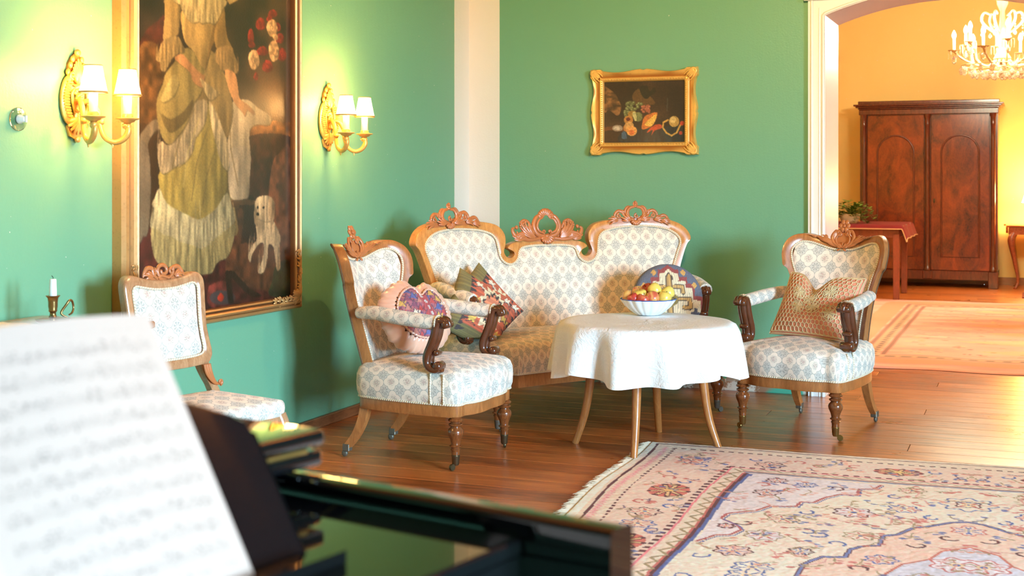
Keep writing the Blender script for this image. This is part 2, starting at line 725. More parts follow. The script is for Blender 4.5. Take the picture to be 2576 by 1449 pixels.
def win_wall(name, ya, yb, wins, m, ZC=ZC):
    b = MB()
    y = ya
    for a, c in wins:
        b.box((XR, y, 0), (XR + .2, a, ZC))
        b.box((XR, a, 0), (XR + .2, c, .6)).box((XR, a, 3.0), (XR + .2, c, ZC))
        y = c
    b.box((XR, y, 0), (XR + .2, yb, ZC))
    return struct(b.build(name, m, None, False))


win_wall('wall_right', -3.2, YB, WIN1, GREEN)
win_wall('wall_right_far', YB, Y2, WIN2, YELLOW, ZC2)
for k, (a, c) in enumerate(WIN1 + WIN2):
    b = MB()
    for (p, q, r, s) in ((a, a + .06, .6, 3.), (c - .06, c, .6, 3.), (a, c, .6, .67), (a, c, 2.93, 3.), ((a + c) / 2 - .02, (a + c) / 2 + .02, .6, 3.), (a, c, 2.2, 2.25)):
        b.box((XR + .08, p, r), (XR + .13, q, s))
    struct(b.build('window_%d' % (k + 1), TRIMW, None, False))
struct(MB().box((XL - .25, -3.2, 0), (XR + .2, -3., ZC)).build('wall_front', GREEN, None, False))
struct(MB().box((XL - .25, YB2, 0), (XL, Y2, ZC2)).build('wall_left_far', YELLOW, None, False))
struct(MB().box((XL - .25, Y2, 0), (XR + .2, Y2 + .25, ZC2)).build('wall_back_far', YELLOW, None, False), 'warm yellow wall of the far room')
struct(MB().box((XL - .25, -3.2, ZC), (XR + .2, YB + .2, ZC + .15)).build('ceiling', wood('ceiling_wood', srgb(92, 58, 38), srgb(138, 92, 62), (8, 1, 1), .6, 0.), None, False))
struct(MB().box((XL - .25, YB + .2, ZC2), (XR + .2, Y2 + .25, ZC2 + .15)).build('ceiling_far', CEIL, None, False))
struct(MB().box((XL, Y2 - .02, 0), (XR, Y2, .09)).build('baseboard_far', wood('far_skirting', srgb(120, 66, 34), srgb(170, 104, 56), (1, 2, 9)), None, False))

# ------------------------------------------------------------------ upholstery, wood, carving
FAB = fabric_mat()
ROPE = rope_mat()
CHERRY = wood('cherry_veneer', srgb(176, 104, 46), srgb(228, 164, 92), (7, 7, 2.2), .28, .4)
WALNUT = wood('walnut_frame', srgb(140, 80, 40), srgb(196, 126, 68), (9, 9, 2), .28, .4)
CARVE = plain('carved_cherry', srgb(190, 112, 62), .38, var=.14, scale=25, coat=.25)
TURN = wood('turned_walnut', srgb(84, 40, 18), srgb(150, 84, 42), (12, 12, 3), .2, .6)
DARKCARVE = plain('dark_carved_walnut', srgb(96, 50, 28), .22, var=.2, scale=30, coat=.6)
BRASS = plain('aged_brass', srgb(112, 100, 74), .4, .9, var=.2, scale=30)
STEEL = plain('worn_caster', srgb(112, 104, 90), .45, .5, var=.2, scale=30)


BRAID = plain('brown_braid', srgb(110, 78, 48), .8, var=.3, scale=150)


def spiral(c, r0, r1, a0, a1, n=16):
    """2D spiral points (x,z)"""
    return [(c[0] + (r0 + (r1 - r0) * i / n) * math.cos(a0 + (a1 - a0) * i / n),
             c[1] + (r0 + (r1 - r0) * i / n) * math.sin(a0 + (a1 - a0) * i / n)) for i in range(n + 1)]


def ct(b, pts, r, y=0., dy=0., n=7, flat=.8, k=4):
    """carved tube: 2D path (x,z), radii in m, y offset toward the viewer negative"""
    P = cr(pts, k) if len(pts) < 9 else np.array(pts)
    m = len(P)
    b.tube([(p[0], y + dy * i / max(1, m - 1), p[1]) for i, p in enumerate(P)], r, n, True, flat, up=(0, 1, 0))


def frond(b, base, ang, length, bend, k=4, spread=.35, r=.006, y=0.):
    """acanthus frond: a fan of tapered curling ribs"""
    for i in range(k):
        a = ang + spread * (i / (k - 1) - .5) * 2 if k > 1 else ang
        L = length * (1 - .25 * abs(i / max(1, k - 1) - .5) * 2)
        pts = []
        x, z = base
        st = 7
        for j in range(st + 1):
            pts.append((x, z))
            x += L / st * math.cos(a)
            z += L / st * math.sin(a)
            a += bend / st * (1 + j / st)
        P = cr(pts, 2)
        b.tube([(p[0], y - .004 * math.sin(PI * q / len(P)), p[1]) for q, p in enumerate(P)], [r * .8, r * 1.25, r, r * .45], 6, True, .8, up=(0, 1, 0))


def scroll(b, c, r, turns, a0, sgn=1, w=.006, y=0.):
    P = spiral(c, r, r * .18, a0, a0 + sgn * turns * 2 * PI, int(14 * turns) + 4)
    b.tube([(p[0], y, p[1]) for p in P], [w, w * .9, w * .7], 7, True, .8, up=(0, 1, 0))
    b.ell((c[0], y - .002, c[1]), (r * .28, w * 1.1, r * .28), 8, 5)


def shell(b, c, r, a0, a1, n, w=.006, y=0., inner=.25):
    for i in range(n):
        a = a0 + (a1 - a0) * i / (n - 1)
        b.tube([(c[0] + q * r * math.cos(a), y - .004 * math.sin(q * PI), c[1] + q * r * math.sin(a)) for q in (inner, .5, .75, .93, 1.)], [w * .5, w * .9, w * 1.2, w * 1.2, w * .5], 6, True, .8, up=(0, 1, 0))


def plate(b, pts, y0, y1):
    """backing plate: closed 2D outline extruded"""
    n = len(pts)
    cx = sum(p[0] for p in pts) / n
    cz = sum(p[1] for p in pts) / n
    V = [(p[0], y0, p[1]) for p in pts] + [(p[0], y1, p[1]) for p in pts] + [(cx, y0, cz), (cx, y1, cz)]
    F = [(i, (i + 1) % n, n + (i + 1) % n, n + i) for i in range(n)]
    F += [((i + 1) % n, i, 2 * n) for i in range(n)] + [(n + i, n + (i + 1) % n, 2 * n + 1) for i in range(n)]
    b.add(V, F)


def panel(name, top, side, zb, mapf, H, m, parent, nx=60, nz=26, soft=.045, y0=0.):
    """padded panel; top: half outline (x,z) of the inner edge from centre to widest point; side: from widest point down"""
    top, side = np.array(top), np.array(side)
    xm = top[-1][0]
    xs = np.linspace(-1, 1, nx)
    xs = np.sign(xs) * (1 - (1 - np.abs(xs)) ** 1.15) * xm
    o = np.argsort(top[:, 0])
    tz = np.interp(np.abs(xs), top[o, 0], top[o, 1])
    o = np.argsort(side[:, 0])
    bz = np.where(np.abs(xs) <= side[:, 0].min(), zb, np.interp(np.abs(xs), side[o, 0], side[o, 1]))
    t = np.linspace(0, 1, nz)
    X = np.repeat(xs[None], nz, 0)
    Z = bz[None] + (tz - bz)[None] * t[:, None]
    half = np.concatenate([top, side])
    full = mirror(half)
    full = np.concatenate([full, full[:1]])
    d = pdist(np.stack([X.ravel(), Z.ravel()], 1), full).reshape(X.shape)
    B = H * (1 - np.exp(-d / soft))
    P = np.zeros((nz, nx, 3))
    for i in range(nz):
        for j in range(nx):
            P[i, j] = mapf(X[i, j], y0 - B[i, j], Z[i, j])
    return grid(name, P, m, parent, uv=np.stack([X + .046, Z], -1))


def seat_pad(name, plan, z0, H, m, parent, crown=.02, mapf=None, overhang=.014):
    """stuffed seat over a closed plan outline (x,y), star-shaped about its centre"""
    P = np.array(plan)
    n = len(P)
    c = P.mean(0)
    T = np.roll(P, -1, 0) - np.roll(P, 1, 0)
    N = np.stack([T[:, 1], -T[:, 0]], 1)
    N /= np.linalg.norm(N, axis=1)[:, None]
    if ((P - c) * N).sum() < 0:
        N = -N
    rings, uvs = [], []
    for (o, h, dr) in ((0, 0, 1.), (overhang * .8, .2, .8), (overhang, .45, .55), (overhang * .8, .7, .3), (0, .88, .12), (-.03, 1, 0)):
        Q = P + N * o
        rings.append(np.concatenate([Q, np.full((n, 1), z0 + H * h)], 1))
        uvs.append(Q + N * (dr * H * 1.05))
    base = P - N * .03
    for s in (.85, .7, .5, .3, .1, .0):
        Q = c + (base - c) * s
        rings.append(np.concatenate([Q, np.full((n, 1), z0 + H + crown * (1 - s * s))], 1))
        uvs.append(Q)
    R = np.array(rings)
    U = np.array(uvs)
    if mapf:
        R = np.array([[mapf(*v) for v in r] for r in R])
    return grid(name, R, m, parent, uv=U, wrap=True)


LEG = [(.0, .0), (.012, .0), (.0165, .002), (.019, .05), (.0195, .056), (.022, .06), (.0225, .066), (.019, .07), (.0205, .078), (.0275, .083), (.0285, .088), (.021, .094), (.021, .104), (.025, .125),
       (.034, .155), (.0365, .172), (.033, .19), (.024, .203), (.022, .208), (.0305, .214), (.0325, .22), (.0305, .226), (.0225, .231), (.0225, .236), (.033, .243), (.0345, .249), (.031, .255), (.027, .26), (.03, .27), (0, .27)]


def turned_leg(parent, x, y, top, caster=True, wheel=None, s=1.0, a=0.):
    lo = .048 if caster else 0
    hi = top
    pr = [(r * s, lo + (z / .27) * (hi - lo)) for r, z in LEG[1:]]
    leg = MB().lathe(pr, 18, (x, y, 0)).build('leg', TURN, parent, True, 40)
    if caster:
        c = MB().lathe([(.0125, .022), (.0165, .03), (.0185, .06), (.0195, .062), (.0195, .068), (.0175, .07)], 14, (x, y, 0))
        M = Matrix.Rotation(a, 4, 'Z') @ Matrix.Rotation(PI / 2, 4, 'X')
        dx, dy = .022 * math.cos(a), .022 * math.sin(a)
        c.lathe([(.0, -.006), (.014, -.006), (.0155, -.003), (.0155, .003), (.014, .006), (0, .006)], 14, (x + dx, y + dy, .0157), M=M)
        c.tube([(x, y, .03), (x + dx * .5, y + dy * .5, .026), (x + dx, y + dy, .016)], .006, 6)
        c.build('caster', wheel or BRASS, leg, True, 40)
    return leg


def sabre_leg(parent, sx, x0, y0, z0, x1, y1, m, w=.02, caster=True):
    pts = cr([(x0, y0, z0), (x0 * .6 + x1 * .4, y0 + (y1 - y0) * .12, z0 * .66), (x0 * .3 + x1 * .7, y0 + (y1 - y0) * .5, z0 * .36), (x1, y1, .045)], 6)
    b = MB()
    b.tube(pts, [w * 1.6, w * 1.5, w * 1.3, w * 1.1], 4, True, 1., up=(1, 0.001, 0), rot=PI / 4)
    leg = b.build('leg', m, parent, True, 30)
    if caster:
        c = MB().box((x1 - .017, y1 - .02, .028), (x1 + .017, y1 + .016, .062))
        c.lathe([(0, -.008), (.013, -.008), (.0155, -.003), (.0155, .003), (.013, .008), (0, .008)], 14, (x1, y1 + .012, .0157), M=Matrix.Rotation(PI / 2, 4, 'Y'))
        c.build('caster', STEEL, leg, True, 35, bevel=.003)
    return leg


# ------------------------------------------------------------------ armchair
def arm_post(parent, s, mapx=None):
    """S-scrolled carved arm support; s = side"""
    b = MB()
    path = cr([(-.262, .640), (-.252, .662), (-.228, .664), (-.214, .640), (-.205, .600), (-.186, .552), (-.168, .510), (-.166, .474), (-.182, .452), (-.205, .445), (-.226, .452)], 4)
    for dx, rr, dy in ((-.020, .0145, .003), (0, .0175, -.004), (.020, .0145, .003)):
        b.tube([(dx, p[0] + dy, p[1]) for p in path], [rr * .8, rr * 1.15, rr * 1.3, rr * 1.35, rr * 1.35, rr * 1.2, rr * 1.15, rr], 8, True, 1.)
    M = Matrix.Rotation(PI / 2, 4, 'Y')
    b.lathe([(0, -.034), (.012, -.034), (.018, -.028), (.018, .028), (.012, .034), (0, .034)], 14, (0, -.256, .648), M=M)
    b.lathe([(0, -.034), (.014, -.034), (.021, -.027), (.021, .027), (.014, .034), (0, .034)], 14, (0, -.214, .462), M=M)
    b.lathe([(0, -.026), (.008, -.026), (.013, -.02), (.013, .02), (.008, .026), (0, .026)], 12, (0, -.208, .520), M=M)
    return b


def crest_armchair(b):
    """cartouche with flower on top and two leaf sprays"""
    for s in (-1, 1):
        ct(b, [(s * .008, -.012), (s * .048, .004), (s * .062, .038), (s * .046, .066), (s * .018, .064)], [.008, .011, .010, .008, .005], -.004)
        scroll(b, (s * .022, .056), .016, 1.1, PI / 2, -s, .006, -.006)
        ct(b, [(s * .0, -.016), (s * .034, .008), (s * .038, .036), (s * .02, .054)], [.004, .006, .005, .004], -.008)
        ct(b, [(s * .02, -.012), (s * .07, .0), (s * .10, .022), (s * .135, .036), (s * .165, .034)], [.006, .012, .012, .009, .005], -.002)
        scroll(b, (s * .158, .034), .017, 1.2, 0 if s > 0 else PI, s, .006, -.004)
        frond(b, (s * .055, .006), (.25 if s > 0 else PI - .25), .10, s * .35, 4, .3, .006, -.006)
        frond(b, (s * .09, .026), (1.2 if s > 0 else PI - 1.2), .045, -s * .9, 3, .5, .005, -.003)
    shell(b, (0, -.018), .03, -.5, PI + .5, 7, .005, -.006)
    for a in np.linspace(0, 2 * PI, 7)[:-1]:
        b.ell((.02 * math.cos(a), -.006, .096 + .02 * math.sin(a)), (.0135, .008, .0135), 8, 5)
    b.ell((0, -.012, .096), (.009, .007, .009), 8, 5)
    ct(b, [(-.012, .066), (0, .082), (.012, .066)], .007, -.004)
    plate(b, [(-.045, .0), (-.05, .03), (-.03, .055), (0, .06), (.03, .055), (.05, .03), (.045, 0), (0, -.015)], 0., .008)


CH_OUT = [(0, .940), (.05, .942), (.10, .954), (.15, .972), (.195, .986), (.24, .986), (.278, .964), (.297, .925), (.300, .885), (.294, .845), (.288, .818), (.268, .800), (.252, .765), (.234, .71), (.22, .64), (.212, .55), (.212, .44), (.212, .36)]
CH_IN = [(0, .903), (.05, .906), (.09, .916), (.13, .930), (.17, .943), (.21, .946), (.236, .934), (.252, .908), (.254, .882), (.250, .855), (.243, .83), (.233, .80), (.218, .76), (.200, .70), (.184, .63), (.174, .55), (.172, .44), (.172, .36)]


def chair_map(x, y, z):
    zz = z - .4
    return (x * (1 - .3 * x * x), .25 + .31 * zz + y - 1.6 * x * x, z)


def make_armchair(label, loc, rotz, wheel):
    t = thing('armchair', label, 'armchair', loc, rotz, 'upholstered armchairs by the sofa')
    out, inn = mirror(cr(CH_OUT, 3)), mirror(cr(CH_IN, 3))
    fr = band(out, inn, -.012, .042, chair_map, .07, .005, .001).build('back_frame', WALNUT, t, True, 35)
    k = 3
    top = cr(CH_IN, k)[:9 * k]
    side = cr(CH_IN, k)[9 * k - 1:]
    panel('back_panel', top, side, .36, chair_map, .032, FAB, t, 46, 30, .035, -.002)
    MB().tube([chair_map(p[0] * .995, .046, p[1] - .004) for p in out], .005, 6).build('edge_cord', BRAID, t)
    # back cover
    panel('back_cover', top, side, .36, lambda x, y, z: chair_map(x, .034 - (y + .002) * .2, z), .02, FAB, t, 30, 16)
    MB().tube([chair_map(p[0], -.014, p[1]) for p in inn[2:-2]], .0055, 6).build('rope_trim', ROPE, t)
    b = MB()
    crest_armchair(b)
    b.xf(lambda x, y, z: chair_map(x, y - .018, .932 + z * (1.05 - .75 * min(1, max(0, (abs(x) - .05) / .11))) + 1.25 * x * x))
    b.build('crest', CARVE, fr, True, 60)
    # seat rail and stuffed seat
    half = [(0, -.328), (.09, -.334), (.165, -.322), (.215, -.300), (.245, -.302), (.272, -.296), (.288, -.272), (.292, -.23), (.29, -.1), (.275, .06), (.252, .18), (.232, .235), (.20, .25), (.1, .262), (0, .265)]
    pl = cr(half, 3)
    lf = pl[::-1].copy()
    lf[:, 0] *= -1
    plan = np.concatenate([pl[:-1], lf[:-1]])
    n = len(plan)
    V, F = [], []
    for (s, z) in ((.96, .236), (.985, .236), (.992, .242), (.992, .292), (.96, .292)):
        V += [(p[0] * s, p[1] * s, z) for p in plan]
    for i in range(4):
        for j in range(n):
            F.append((i * n + j, i * n + (j + 1) % n, (i + 1) * n + (j + 1) % n, (i + 1) * n + j))
    F.append(tuple(range(n - 1, -1, -1)))
    MB().add(V, F, [(v[0], v[2]) for v in V]).build('seat_rail', WALNUT, t, True, 40)
    seat_pad('seat', plan, .288, .155, FAB, t, .032)
    b = MB()
    b.tube([(p[0] * 1.003, p[1] * 1.003, .292) for p in plan], .0058, 6, closed=True)
    for s in (-1, 1):
        for yy in (-.17, -.235):
            b.tube([(s * (.300 + .006 * math.sin(q * PI)), yy, .294 + .135 * q) for q in np.linspace(0, 1, 6)], .0038, 6)
    b.build('seat_rope_trim', ROPE, t)
    for s in (-1, 1):
        pb = arm_post(t, s)
        pb.xf(lambda x, y, z: (x + s * (.285 - .10 * (.66 - z) * 0), y + .01, z))
        pb.build('arm_post', DARKCARVE, t, True, 55)
        P = cr([(s * .222, .245, .672), (s * .245, .15, .678), (s * .272, .02, .668), (s * .284, -.12, .656), (s * .286, -.212, .650)], 5)
        MB().tube(P, [.028, .034, .036, .036, .034], 14, True, .95).build('arm_pad', FAB, t, True, 60)
        b = MB()
        b.tube([(s * .286 + .036 * math.cos(a), -.200, .650 + .035 * math.sin(a)) for a in np.linspace(0, 2 * PI, 20)[:-1]], .0045, 6, closed=True)
        b.build('arm_rope_trim', ROPE, t)
        turned_leg(t, s * .255, -.272, .238, True, wheel, 1.0, PI * .1 if s > 0 else PI * .9)
        sabre_leg(t, s, s * .20, .215, .30, s * .215, .315, WALNUT, .019)
    return t


make_armchair('light cherry armchair beside the left wall, holding a ruffled pink cushion', (-2.64, 5.60, 0), math.radians(87), BRASS)
make_armchair('walnut armchair in front of the archway, holding a crochet lace cushion', (-1.076, 6.948, 0), math.radians(-16.2), plain('bright_brass', srgb(170, 140, 80), .3, .9))

# ------------------------------------------------------------------ sofa
SOFA_R = 2.4
sofa = thing('sofa', 'curved three-part sofa with carved crests and floral upholstery across the corner', 'sofa', (-2.374, 6.948, 0), math.radians(47.99))


def smap(s, y, z):
    """arc length along the back, forward offset, height -> local"""
    p = s / SOFA_R
    return ((SOFA_R - y) * math.sin(p), (SOFA_R - y) * math.cos(p) - (SOFA_R - .35), z)


def sback(s, y, z):
    return smap(s, -y - .16 * (z - .9), z)


S_OUT = [(0, .945), (.08, .944), (.16, .936), (.222, .922), (.252, .908), (.262, .892), (.240, .884), (.222, .868), (.228, .848), (.252, .838), (.278, .848), (.291, .876), (.280, .905), (.272, .935), (.276, .975), (.308, 1.015), (.36, 1.036), (.45, 1.048), (.60, 1.054),
         (.74, 1.048), (.82, 1.032), (.875, 1.0), (.904, .962), (.912, .93), (.892, .905), (.876, .87), (.858, .82), (.838, .755), (.812, .66), (.795, .56), (.79, .44), (.79, .36)]
S_IN = [(0, .905), (.07, .905), (.13, .901), (.165, .894), (.182, .884), (.191, .868), (.196, .85), (.205, .830), (.224, .812), (.250, .802), (.282, .808), (.308, .826), (.324, .856), (.330, .895), (.338, .94), (.358, .968), (.395, .986), (.47, 1.002), (.60, 1.010),
        (.70, 1.004), (.765, .99), (.812, .966), (.838, .94), (.846, .915), (.842, .892), (.830, .862), (.812, .81), (.790, .745), (.764, .655), (.75, .56), (.746, .44), (.746, .36)]
out, inn = mirror(cr(S_OUT, 3)), mirror(cr(S_IN, 3))
sfr = band(out, inn, -.014, .040, sback, .06, .005, .001).build('back_frame', CHERRY, sofa, True, 35)
ki = 3
panel('back_panel', cr(S_IN, ki)[:23 * ki + 1], cr(S_IN, ki)[23 * ki:], .36, sback, .045, FAB, sofa, 150, 40, .05, -.002)
panel('back_cover', cr(S_IN, ki)[:23 * ki + 1], cr(S_IN, ki)[23 * ki:], .36, lambda x, y, z: sback(x, .024 - (y + .002) * .2, z), .02, FAB, sofa, 80, 12)
MB().tube([sback(p[0], -.016, p[1]) for p in inn[2:-2]], .0065, 6).build('rope_trim', ROPE, sofa)

# middle crest: open oval with shell, acanthus leaves either side
b = MB()
for s in (-1, 1):
    ct(b, [(s * .012, .004), (s * .062, .018), (s * .084, .062), (s * .068, .108), (s * .034, .132)], [.010, .015, .016, .013, .008], -.004)
    ct(b, [(s * .022, .022), (s * .054, .036), (s * .066, .066), (s * .05, .100), (s * .03, .108)], [.005, .008, .008, .007, .005], -.014)
    scroll(b, (s * .03, .118), .016, 1., PI / 2, -s, .007, -.008)
    scroll(b, (s * .018, .03), .013, 1., -PI / 2, s, .006, -.008)
    ct(b, [(s * .045, -.006), (s * .11, -.012), (s * .17, .0), (s * .215, .02), (s * .228, .052), (s * .214, .060)], [.008, .013, .014, .013, .010, .006], -.004)
    frond(b, (s * .085, -.002), (.55 if s > 0 else PI - .55), .13, s * .5, 5, .38, .0085, -.010)
    frond(b, (s * .09, .008), (1.05 if s > 0 else PI - 1.05), .105, -s * .9, 4, .28, .0075, -.008)
    frond(b, (s * .14, .0), (.9 if s > 0 else PI - .9), .085, -s * 1.6, 4, .35, .0075, -.008)
    frond(b, (s * .16, -.006), (.12 if s > 0 else PI - .12), .085, s * .6, 4, .4, .007, -.006)
    scroll(b, (s * .15, .07), .028, 1.2, -PI / 2, s, .008, -.004)
    ct(b, [(s * .10, .05), (s * .118, .088), (s * .15, .100), (s * .178, .082)], [.006, .009, .009, .005], -.004)
    for q in range(4):
        b.ell((s * (.12 + .018 * q), -.01, .092 - .01 * abs(q - 1)), (.009, .007, .009), 7, 5)
    b.ell((s * .2, -.006, .062), (.012, .009, .012), 8, 5)
    ct(b, [(s * .10, .012), (s * .15, .03), (s * .19, .026), (s * .222, .008)], [.004, .007, .007, .004], -.012)
shell(b, (0, .108), .058, .35, PI - .35, 9, .0085, -.004, .3)
shell(b, (0, .008), .05, PI + .35, 2 * PI - .35, 7, .008, -.008, .2)
b.ell((0, -.006, .006), (.02, .01, .012), 10, 6)
plate(b, [(-.2, -.012), (-.16, .02), (-.1, .05), (-.082, .03), (0, .012), (.082, .03), (.1, .05), (.16, .02), (.2, -.012), (0, -.03)], .002, .012)
b.xf(lambda x, y, z: sback(x * 1.0 - .0, y - .018, .952 + z * 1.0 - .10 * x * x))
b.build('crest', CARVE, sfr, True, 60)


def wing_crest(b, m):
    """lower crest with an open ring and leafy scrolls; m mirrors"""
    for s in (-1, 1):
        ct(b, [(s * .01, .0), (s * .04, .01), (s * .052, .042), (s * .036, .070), (s * .008, .076)], [.008, .012, .012, .010, .007], -.004)
        ct(b, [(s * .055, .02), (s * .066, .05), (s * .052, .074), (s * .034, .08)], [.006, .009, .009, .005], .0)
        ct(b, [(s * .06, .01), (s * .082, .046), (s * .108, .058), (s * .130, .042), (s * .132, .018)], [.006, .009, .010, .009, .006], -.002)
        scroll(b, (s * .104, .028), .015, 1.1, PI / 2, -s, .006, -.004)
        frond(b, (s * .03, .0), (.25 if s > 0 else PI - .25), .075, s * .4, 4, .45, .007, -.008)
        frond(b, (s * .115, .0), (.5 if s > 0 else PI - .5), .07, -s * .6, 4, .5, .0065, -.006)
        frond(b, (s * .075, .04), (1.2 if s > 0 else PI - 1.2), .03, -s * .5, 3, .4, .005, -.002)
    ct(b, [(.12, .0), (.16, .03), (.185, .03), (.20, .008), (.196, -.004)], [.006, .009, .009, .008, .005], -.002)
    frond(b, (.16, -.004), .3, .06, -.5, 4, .5, .006, -.006)
    scroll(b, (.003, .022), .014, 1., PI / 2, 1, .006, -.008)
    for q in range(3):
        b.ell((0, -.006 - .002 * q, .080 + .012 * q), (.014 - .003 * q, .009, .009), 8, 5)
    ct(b, [(-.006, .078), (-.012, .096), (0, .106), (.010, .096), (.006, .08)], .005, -.006)
    shell(b, (0, .002), .036, PI + .5, 2 * PI - .5, 6, .006, -.008, .2)
    plate(b, [(-.16, -.012), (-.11, .012), (-.06, .014), (-.05, .03), (0, .006), (.05, .03), (.06, .014), (.12, .012), (.2, -.008), (0, -.018)], .002, .012)


for sgn, cx in ((-1, -.655), (1, .575)):
    b = MB()
    wing_crest(b, 1)
    b.xf(lambda x, y, z: sback(cx + x * (1.0 if sgn < 0 else 1.0), y - .018, 1.046 + z - .35 * (x + (cx - .6 * sgn)) ** 2))
    b.build('crest', CARVE, sfr, True, 60)

# seat, rail
xs = np.linspace(-.80, .80, 33)
plan = [(x, .70 - .03 * (x / .8) ** 2) for x in xs] + [(.83, .6), (.835, .4), (.82, .2), (.79, .05)] + [(x, .03) for x in np.linspace(.76, -.76, 20)] + [(-.79, .05), (-.82, .2), (-.835, .4), (-.83, .6)]
PLn = np.array(plan)
nP = len(PLn)
P0 = PLn.mean(0)
V, F = [], []
for (s, z) in ((.965, .222), (.985, .222), (.99, .228), (.99, .292), (.96, .292)):
    V += [smap(P0[0] + (p[0] - P0[0]) * s, P0[1] + (p[1] - P0[1]) * s, z) for p in PLn]
for i in range(4):
    for j in range(nP):
        F.append((i * nP + j, i * nP + (j + 1) % nP, (i + 1) * nP + (j + 1) % nP, (i + 1) * nP + j))
F.append(tuple(range(nP - 1, -1, -1)))
MB().add(V, F, [(v[0], v[2]) for v in V]).build('seat_rail', WALNUT, sofa, True, 40)
seat_pad('seat', plan, .288, .155, FAB, sofa, .025, mapf=lambda x, y, z: smap(x, y, z))
MB().tube([smap(P0[0] + (p[0] - P0[0]) * 1.003, P0[1] + (p[1] - P0[1]) * 1.003, .292) for p in PLn], .0062, 6, closed=True).build('seat_rope_trim', ROPE, sofa)
for s in (-1, 1):
    pb = arm_post(sofa, s)
    pb.xf(lambda x, y, z: smap(s * .905 + x, .41 - (y + .23), z + .0))
    pb.build('arm_post', DARKCARVE, sofa, True, 55)
    P = [smap(*p) for p in cr([(s * .80, .03, .690), (s * .84, .12, .70), (s * .885, .26, .685), (s * .905, .40, .664), (s * .906, .425, .66)], 5)]
    MB().tube(P, [.034, .038, .04, .038, .036], 14, True, .95).build('arm_pad', FAB, sofa, True, 60)
    x, y, z = smap(s * .93, .62, 0)
    turned_leg(sofa, x, y, .226, True, STEEL, 1.05)
    x, y, z = smap(s * .70, .08, 0)
    sabre_leg(sofa, s, x, y, .28, x + s * .01, y + .06, WALNUT, .02)

# ------------------------------------------------------------------ side chair by the left wall
SIDEW = wood('pale_cherry', srgb(150, 96, 60), srgb(206, 156, 112), (8, 8, 2), .2, .6)
sc = thing('side_chair', 'armless side chair with small scroll crest against the left wall below the portrait', 'chair', (-2.885, 4.165, 0), math.radians(74.3))
SC_OUT = [(0, .902), (.05, .905), (.10, .915), (.14, .926), (.168, .922), (.186, .902), (.190, .87), (.186, .80), (.182, .72), (.188, .66), (.195, .61), (.188, .585), (.17, .567), (.12, .560), (.06, .557), (0, .556)]
SC_IN = [(0, .868), (.05, .870), (.10, .879), (.13, .885), (.145, .880), (.152, .868), (.153, .85), (.149, .79), (.146, .72), (.150, .67), (.154, .635), (.150, .615), (.138, .606), (.11, .601), (.06, .598), (0, .597)]


def sc_map(x, y, z):
    return (x, .19 + .16 * (z - .45) + y - .25 * x * x, z)


o2, i2 = cr(SC_OUT, 3), cr(SC_IN, 3)
fo = np.concatenate([o2, (o2 * [-1, 1])[::-1][1:]])
fi = np.concatenate([i2, (i2 * [-1, 1])[::-1][1:]])
sfrm = band(fo, fi, -.012, .026, sc_map, .14, .008, .003).build('back_frame', SIDEW, sc, True, 35)
top = cr(SC_IN, 3)[:19]
side = cr(SC_IN, 3)[18:]
# padded square of the back, both faces
X = np.linspace(-1, 1, 34)
P = np.zeros((30, 34, 3))
UVs = np.zeros((30, 34, 2))
zt = np.linspace(0, 1, 30)
ring = np.concatenate([fi, fi[:1]])
for a in range(30):
    for c in range(34):
        zz = .597 + (.868 - .597) * zt[a]
        hw = float(np.interp(zz, [.597, .62, .66, .72, .79, .85, .868], [.142, .152, .150, .146, .149, .153, .153]))
        x = X[c] * hw
        if a > 24:
            zz += (a - 24) / 5. * .02 * abs(X[c]) ** 2
        P[a, c] = (x, 0, zz)
        UVs[a, c] = (x + .046, zz)
dd = pdist(P[:, :, [0, 2]].reshape(-1, 2), ring).reshape(30, 34)
for a in range(30):
    for c in range(34):
        P[a, c] = sc_map(P[a, c, 0], -.002 - .022 * (1 - math.exp(-dd[a, c] / .025)), P[a, c, 2])
grid('back_panel', P, FAB, sc, uv=UVs)
P2 = P.copy()
P2[:, :, 1] += .03
grid('back_cover', P2, FAB, sc, uv=UVs)
MB().tube([sc_map(p[0], -.013, p[1]) for p in fi[:-1]], .0042, 6, closed=True).build('rope_trim', ROPE, sc)
b = MB()
for s in (-1, 1):
    ct(b, [(s * .028, -.004), (s * .045, .012), (s * .05, .034), (s * .072, .036), (s * .088, .018), (s * .096, .0)], [.006, .008, .009, .009, .007, .004], -.002)
    scroll(b, (s * .042, .022), .013, 1.1, PI / 2, s, .0055, -.004)
    ct(b, [(s * .05, .004), (s * .068, .022), (s * .08, .008)], [.004, .006, .003], -.006)
    frond(b, (s * .055, .0), (.6 if s > 0 else PI - .6), .045, -s * .9, 3, .4, .005, -.004)
P = spiral((.0, .026), .028, .008, PI * 1.25, -PI * 1.1, 26)
b.tube([(p[0], -.004, p[1]) for p in P], [.008, .008, .007, .006], 7, True, .8, up=(0, 1, 0))
ct(b, [(-.026, -.004), (-.012, .006), (.008, .002), (.026, -.004)], .006, -.004)
plate(b, [(-.09, -.008), (-.05, .008), (0, .0), (.05, .008), (.09, -.008), (0, -.012)], .0, .01)
b.xf(lambda x, y, z: sc_map(x + .004, y - .004, .912 + z + .4 * x * x))
b.build('crest', CARVE, sfrm, True, 60)
